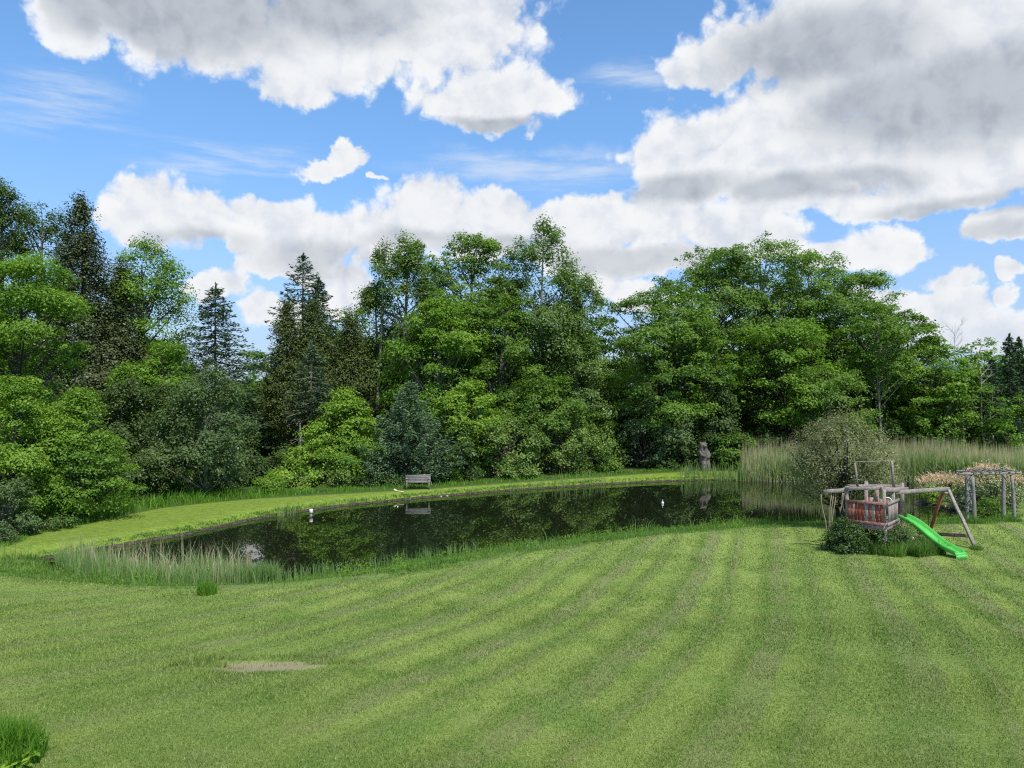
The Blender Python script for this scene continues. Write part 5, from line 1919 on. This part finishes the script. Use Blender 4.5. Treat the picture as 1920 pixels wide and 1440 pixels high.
C = np.stack([r.normal(0.15, 0.16, n), r.normal(0.1, 0.2, n), r.uniform(0.45, 0.95, n)], 1)
T = r.normal(0, 1, (n, 3))
T /= np.linalg.norm(T, axis=1, keepdims=True)
Bv = np.cross(T, r.normal(0, 1, (n, 3)))
Bv /= np.linalg.norm(Bv, axis=1, keepdims=True)
mb.quads(C, T * 0.03, Bv * 0.025, r.uniform(0, 1, n))
mb.build('flowers', M['flower'], rt)
# rank grass under tower and slide
n = 9000
a = r.uniform(-0.3, 2.2, n)
b = r.uniform(-0.62, 1.1, n)
P2 = pA[None, :] + a[:, None] * e2 + b[:, None] * e1
ext = r.uniform(0, 1, n) < 0.45
P3 = s0[None, :] + dv[None, :] * r.uniform(0.1, 1.55, n)[:, None] - sv[None, :] * 0 + sv[None, :] * r.uniform(-1.1, 0.12, n)[:, None]
P2 = np.where(ext[:, None], P3, P2)
lowcut = r.uniform(0.3, 1.0, n)
z = height(P2[:, 0], P2[:, 1])
mb = MB()
blades(mb, np.stack([P2[:, 0], P2[:, 1], z - 0.01], 1), 0.60 * lowcut, 0.014 * r.uniform(0.7, 1.6, n), 0.4, r)
o = mb.build('rank_grass', M['grass'])
tag(o, 'uncut grass growing under the play tower and slide', 'tall grass', kind='stuff')
for (px, D, rad, h, n, lab, sd_) in ((1829, 25.8, 0.20, 0.22, 420, 'small grass tuft around the right foot of the swing frame', 71), (1826, 31.8, 0.42, 0.34, 700, 'grass tuft around the front left post of the arbour', 72),
                                    (1898, 32.3, 0.32, 0.30, 500, 'grass tuft around the front right post of the arbour', 73), (1872, 33.8, 0.6, 0.34, 800, 'tuft of grass inside the arbour near the rear posts', 74)):
    grass_clump('grass_clump', gx(px, D), D, rad, h, n, M['grass'], lab, w=0.016, seed=sd_)

# ------------------------------------------------------------------ world: Nishita sky and clouds
SUN_EL = math.radians(56)
SUN_AZ = math.radians(148)     # clockwise from +Y seen from above: behind the camera to the right
world = bpy.data.worlds.new('World')
scene.world = world
world.use_nodes = True
nt = world.node_tree
nt.nodes.clear()
wout = N(nt, 'ShaderNodeOutputWorld')
sky = N(nt, 'ShaderNodeTexSky')
sky.sky_type = 'NISHITA'
sky.sun_disc = False
sky.sun_elevation = SUN_EL
sky.sun_rotation = SUN_AZ
sky.air_density = 1.0
sky.dust_density = 0.6
sky.ozone_density = 2.0

# picture coordinates of the clouds turned into azimuth / elevation in radians


def azel(px, py):
    return math.atan((px - 960) / F), math.atan((YH - py) / math.hypot(F, px - 960))


blobs = [  # px, py, half width, up, down  (photo pixels)
    (330, 10, 330, 200, 125), (620, 100, 210, 200, 95), (850, 60, 210, 150, 90), (110, 50, 90, 130, 75),
    (920, 195, 215, 80, 55), (550, 150, 110, 60, 50),
    (1680, 60, 420, 230, 160), (1920, 180, 320, 170, 110), (1400, 100, 150, 90, 50), (1310, 130, 90, 60, 40), (1560, 190, 170, 70, 70), (1740, 270, 170, 80, 70), (1480, 330, 130, 60, 50), (1700, 190, 150, 90, 70), (1850, 270, 120, 60, 60), (1300, 350, 120, 50, 40),
    (1290, 290, 140, 100, 90), (1440, 250, 200, 120, 110), (1620, 290, 150, 90, 75),
    (1830, 330, 220, 64, 56), (1680, 375, 220, 40, 34), (1890, 415, 130, 50, 34), (1500, 375, 150, 34, 30),
    (650, 300, 60, 36, 32), (610, 318, 80, 22, 20), (692, 342, 20, 11, 10),
    (285, 400, 125, 92, 70), (380, 415, 100, 72, 60),
    (560, 450, 150, 84, 95), (490, 400, 70, 42, 60), (800, 400, 115, 78, 75), (700, 440, 120, 68, 80),
    (930, 410, 150, 66, 100), (1090, 410, 170, 66, 100), (1240, 400, 130, 66, 90), (1440, 450, 120, 66, 55), (1360, 430, 110, 60, 70),
    (1640, 470, 125, 62, 46), (1560, 480, 80, 40, 40), (1785, 522, 76, 40, 30), (1180, 480, 260, 40, 40), (520, 515, 130, 30, 30),
    (1750, 590, 190, 50, 44), (1885, 612, 170, 56, 50), (1780, 560, 120, 40, 40), (1700, 640, 200, 30, 40), (1905, 492, 44, 20, 18), (1908, 535, 44, 30, 24), (1640, 560, 120, 30, 30),
    (395, 540, 78, 50, 40), (492, 590, 70, 48, 50), (650, 550, 75, 66, 70), (1165, 530, 85, 28, 32), (1230, 560, 90, 24, 26), (1760, 640, 200, 24, 30),
]
rblobs = []
rb = random.Random(5)
for k in range(9):   # the rest of the sky, beside, above and behind
    az = rb.choice([-1, 1]) * rb.uniform(0.9, 3.0)
    el = rb.uniform(0.08, 0.95)
    rblobs.append((az, el, rb.uniform(0.18, 0.5), 0.10 + 0.18 * el, 0.07 + 0.12 * el))
rblobs.append((0.0, 0.85, 0.5, 0.2, 0.2))
rblobs.append((1.0, 0.28, 0.28, 0.15, 0.12))
rblobs.append((-0.9, 0.25, 0.22, 0.15, 0.10))

all_b = []
for (px, py, w, u_, d_) in blobs:
    az, el = azel(px, py)
    hyp = math.hypot(F, px - 960)
    all_b.append((az, el, w / F * math.cos(az) ** 2, u_ / hyp, d_ / hyp))
all_b += rblobs
darkb = []
for (px, py, w, u_, d_) in ((330, -10, 330, 120, 110), (230, 30, 230, 80, 70), (620, -10, 240, 90, 90), (1840, 170, 330, 110, 125), (1540, 90, 280, 90, 80), (1720, 200, 300, 110, 80), (1880, 435, 150, 36, 34), (1280, 350, 170, 32, 34), (1470, 350, 180, 30, 30),
                           (1800, 385, 240, 30, 28), (1620, 340, 150, 36, 30), (600, 495, 150, 50, 44), (380, 455, 140, 32, 30), (1180, 485, 260, 32, 36), (930, 232, 150, 18, 18), (790, 450, 140, 26, 30), (960, 460, 150, 24, 26)):
    az, el = azel(px, py)
    hyp = math.hypot(F, px - 960)
    darkb.append((az, el, w / F * math.cos(az) ** 2, u_ / hyp, d_ / hyp))


def VM(op, a, b=None):
    n = nt.nodes.new('ShaderNodeVectorMath')
    n.operation = op
    for i_, x_ in enumerate((a, b)):
        if x_ is None:
            continue
        if isinstance(x_, tuple):
            n.inputs[i_].default_value = x_
        elif isinstance(x_, (int, float)):
            n.inputs['Scale'].default_value = x_
        else:
            nt.links.new(x_, n.inputs[i_])
    return n.outputs['Value'] if op in ('LENGTH', 'DOT_PRODUCT') else n.outputs['Vector']


def blob_field(azs, els, lst, smax=0.25):
    """smooth max over 1-|q| of all ellipses, chained so that few values stay live at once"""
    acc = None
    for (cu, cv, ru, rt_, rb_) in lst:
        c0 = N(nt, 'ShaderNodeCombineXYZ')
        nt.links.new(azs, c0.inputs[0])
        nt.links.new(els, c0.inputs[1])
        if acc is None:
            c0.inputs[2].default_value = -3.0
        else:
            nt.links.new(acc, c0.inputs[2])
        ma = N(nt, 'ShaderNodeVectorMath', operation='MULTIPLY_ADD')
        nt.links.new(c0.outputs[0], ma.inputs[0])
        ma.inputs[1].default_value = (1 / ru, 1 / rt_, 1.0)
        ma.inputs[2].default_value = (-cu / ru, -cv / rt_, 0.0)
        sp = N(nt, 'ShaderNodeSeparateXYZ')
        nt.links.new(ma.outputs[0], sp.inputs[0])
        mv = mathn(nt, 'MAXIMUM', sp.outputs[1], mathn(nt, 'MULTIPLY', sp.outputs[1], -rt_ / rb_))
        cb_ = N(nt, 'ShaderNodeCombineXYZ')
        nt.links.new(sp.outputs[0], cb_.inputs[0])
        nt.links.new(mv, cb_.inputs[1])
        m = mathn(nt, 'SUBTRACT', 1.0, VM('LENGTH', cb_.outputs[0]))
        acc = mathn(nt, 'SMOOTH_MAX', sp.outputs[2], m, smax)
    return acc


tcn = N(nt, 'ShaderNodeTexCoord')
dirv_ = tcn.outputs['Generated']
sp = N(nt, 'ShaderNodeSeparateXYZ')
nt.links.new(dirv_, sp.inputs[0])
AZ = mathn(nt, 'ARCTAN2', sp.outputs[0], sp.outputs[1])
EL = mathn(nt, 'ARCSINE', sp.outputs[2])


def puffs(dv_):
    """billowy value: rounded bumps with creases between, about -0.5..0.5"""
    acc = None
    for sc_, am, det in ((9.0, 0.9, 2.0), (21.0, 0.55, 1.0), (48.0, 0.34, 4.0)):
        n_ = mathn(nt, 'ABSOLUTE', mathn(nt, 'SUBTRACT', noise(nt, dv_, sc_, det, 0.55), 0.5))
        n_ = mathn(nt, 'MULTIPLY', n_, 2.6 * am)
        acc = n_ if acc is None else mathn(nt, 'ADD', acc, n_)
    return mathn(nt, 'SUBTRACT', acc, 0.50)


wn = N(nt, 'ShaderNodeTexNoise')
wn.inputs['Scale'].default_value = 9.0
wn.inputs['Detail'].default_value = 5.0
wn.inputs['Roughness'].default_value = 0.62
nt.links.new(dirv_, wn.inputs['Vector'])
wv = VM('SUBTRACT', wn.outputs['Color'], (0.5, 0.5, 0.5))
ws = N(nt, 'ShaderNodeSeparateXYZ')
nt.links.new(wv, ws.inputs[0])
wAZ = mathn(nt, 'ADD', AZ, mathn(nt, 'MULTIPLY', ws.outputs[0], 0.12))
wEL = mathn(nt, 'ADD', EL, mathn(nt, 'MULTIPLY', ws.outputs[1], 0.08))
wvec = (wAZ, wEL)
M0 = blob_field(wAZ, wEL, all_b)
wdir = VM('ADD', dirv_, VM('SCALE', wv, 0.035))
pA_ = puffs(wdir)
pB_ = puffs(VM('ADD', wdir, (0.012, 0.0, 0.020)))
D0_ = mathn(nt, 'ADD', M0, mathn(nt, 'MULTIPLY', pA_, 0.62))
alpha = mrange(nt, D0_, 0.0, 0.26)
relief = mathn(nt, 'SUBTRACT', pA_, pB_)
shade = mrange(nt, relief, -0.60, 0.32, 0.0, 1.0)
dAZ = mathn(nt, 'ADD', AZ, mathn(nt, 'MULTIPLY', ws.outputs[0], 0.045))
dEL = mathn(nt, 'ADD', EL, mathn(nt, 'MULTIPLY', ws.outputs[1], 0.035))
DK = blob_field(dAZ, dEL, darkb, 0.3)
dkf = mathn(nt, 'MULTIPLY', mrange(nt, DK, -0.10, 0.62), mrange(nt, M0, 0.06, 0.45))
soft = noise(nt, dirv_, 6.0, 3.0, 0.5)
lo = mixc(nt, shade, mixc(nt, soft, (0.56, 0.62, 0.73), (0.78, 0.82, 0.89)), mixc(nt, soft, (0.86, 0.88, 0.92), (1.0, 1.0, 0.98)))
hi = mixc(nt, mrange(nt, M0, 0.0, 0.45), (0.90, 0.94, 1.0), lo)
hi = mixc(nt, mathn(nt, 'MULTIPLY', mrange(nt, M0, 0.25, 0.7), 0.25), hi, (0.78, 0.82, 0.89))
cc = mixc(nt, mathn(nt, 'MULTIPLY', dkf, mrange(nt, EL, 0.10, 0.32, 0.50, 0.92)), hi, mixc(nt, shade, (0.36, 0.405, 0.475), (0.50, 0.545, 0.61)))
# thin cirrus streaks
cm = N(nt, 'ShaderNodeMapping')
cm.inputs['Rotation'].default_value = (0, math.radians(-12), 0)
cm.inputs['Scale'].default_value = (3.0, 3.0, 22.0)
nt.links.new(dirv_, cm.inputs['Vector'])
cn = noise(nt, cm.outputs['Vector'], 1.6, 6.0, 0.6)
cirb = []
for (px, py, w, u_, d_) in ((90, 200, 190, 90, 60), (1000, 310, 300, 40, 50), (420, 300, 260, 60, 60), (1180, 150, 120, 50, 40)):
    az, el = azel(px, py)
    hyp = math.hypot(F, px - 960)
    cirb.append((az, el, w / F * math.cos(az) ** 2, u_ / hyp, d_ / hyp))
CI = blob_field(wvec[0], wvec[1], cirb, 0.2)
cir = mathn(nt, 'MULTIPLY', mrange(nt, cn, 0.45, 0.72), mrange(nt, CI, -0.1, 0.7, 0.0, 0.65))
skyc = N(nt, 'ShaderNodeHueSaturation')
skyc.inputs['Saturation'].default_value = 1.12
skyc.inputs['Value'].default_value = 0.195
nt.links.new(sky.outputs[0], skyc.inputs['Color'])
skycol = mixc(nt, 1.0, skyc.outputs[0], (0.92, 1.06, 1.13), 'MULTIPLY')
skycol = mixc(nt, mrange(nt, EL, 0.0, 0.42, 1.0, 0.0), skycol, (0.72, 0.66, 0.76), 'MULTIPLY')
# haze towards the horizon
hz = mrange(nt, EL, 0.0, 0.30, 0.62, 0.0)
c1 = mixc(nt, cir, skycol, (0.75, 0.82, 0.92))
c1 = mixc(nt, hz, c1, (0.40, 0.60, 0.90))
c2 = mixc(nt, alpha, c1, cc)
c3 = mixc(nt, mrange(nt, EL, 0.0, 0.12, 0.45, 0.0), c2, (0.55, 0.68, 0.88))
world.cycles.sampling_method = 'NONE'
bg = N(nt, 'ShaderNodeBackground')
bg.inputs['Strength'].default_value = 1.0
nt.links.new(c3, bg.inputs['Color'])
nt.links.new(bg.outputs[0], wout.inputs[0])

# ------------------------------------------------------------------ sun
sd = bpy.data.lights.new('sun', 'SUN')
sd.energy = 5.0
sd.angle = math.radians(0.7)
sd.color = (1.0, 0.95, 0.86)
so = bpy.data.objects.new('sun', sd)
col.objects.link(so)
sdir = Vector((math.sin(SUN_AZ) * math.cos(SUN_EL), math.cos(SUN_AZ) * math.cos(SUN_EL), math.sin(SUN_EL)))
so.rotation_euler = (-sdir).to_track_quat('-Z', 'Y').to_euler()
so.location = (0, -20, 40)

# ------------------------------------------------------------------ camera
cam = bpy.data.cameras.new('camera')
cam.sensor_fit = 'HORIZONTAL'
cam.sensor_width = 36.0
cam.lens = 36.0 * F / 1920.0
cam.clip_start = 0.1
cam.clip_end = 8000
co = bpy.data.objects.new('camera', cam)
col.objects.link(co)
co.location = (0, 0, CZ)
co.rotation_euler = (math.radians(90) + math.atan((YH - 720.0) / F), 0, 0)
scene.camera = co

# ------------------------------------------------------------------ render settings
scene.render.engine = 'CYCLES'
scene.view_settings.view_transform = 'Standard'
scene.view_settings.look = 'None'
scene.view_settings.exposure = 0
scene.view_settings.gamma = 1.0
cy = scene.cycles
cy.max_bounces = 5
cy.diffuse_bounces = 3
cy.glossy_bounces = 2
cy.transmission_bounces = 3
cy.use_denoising = False
cy.sample_clamp_indirect = 4.0
cy.filter_width = 1.2
scene.render.use_persistent_data = False
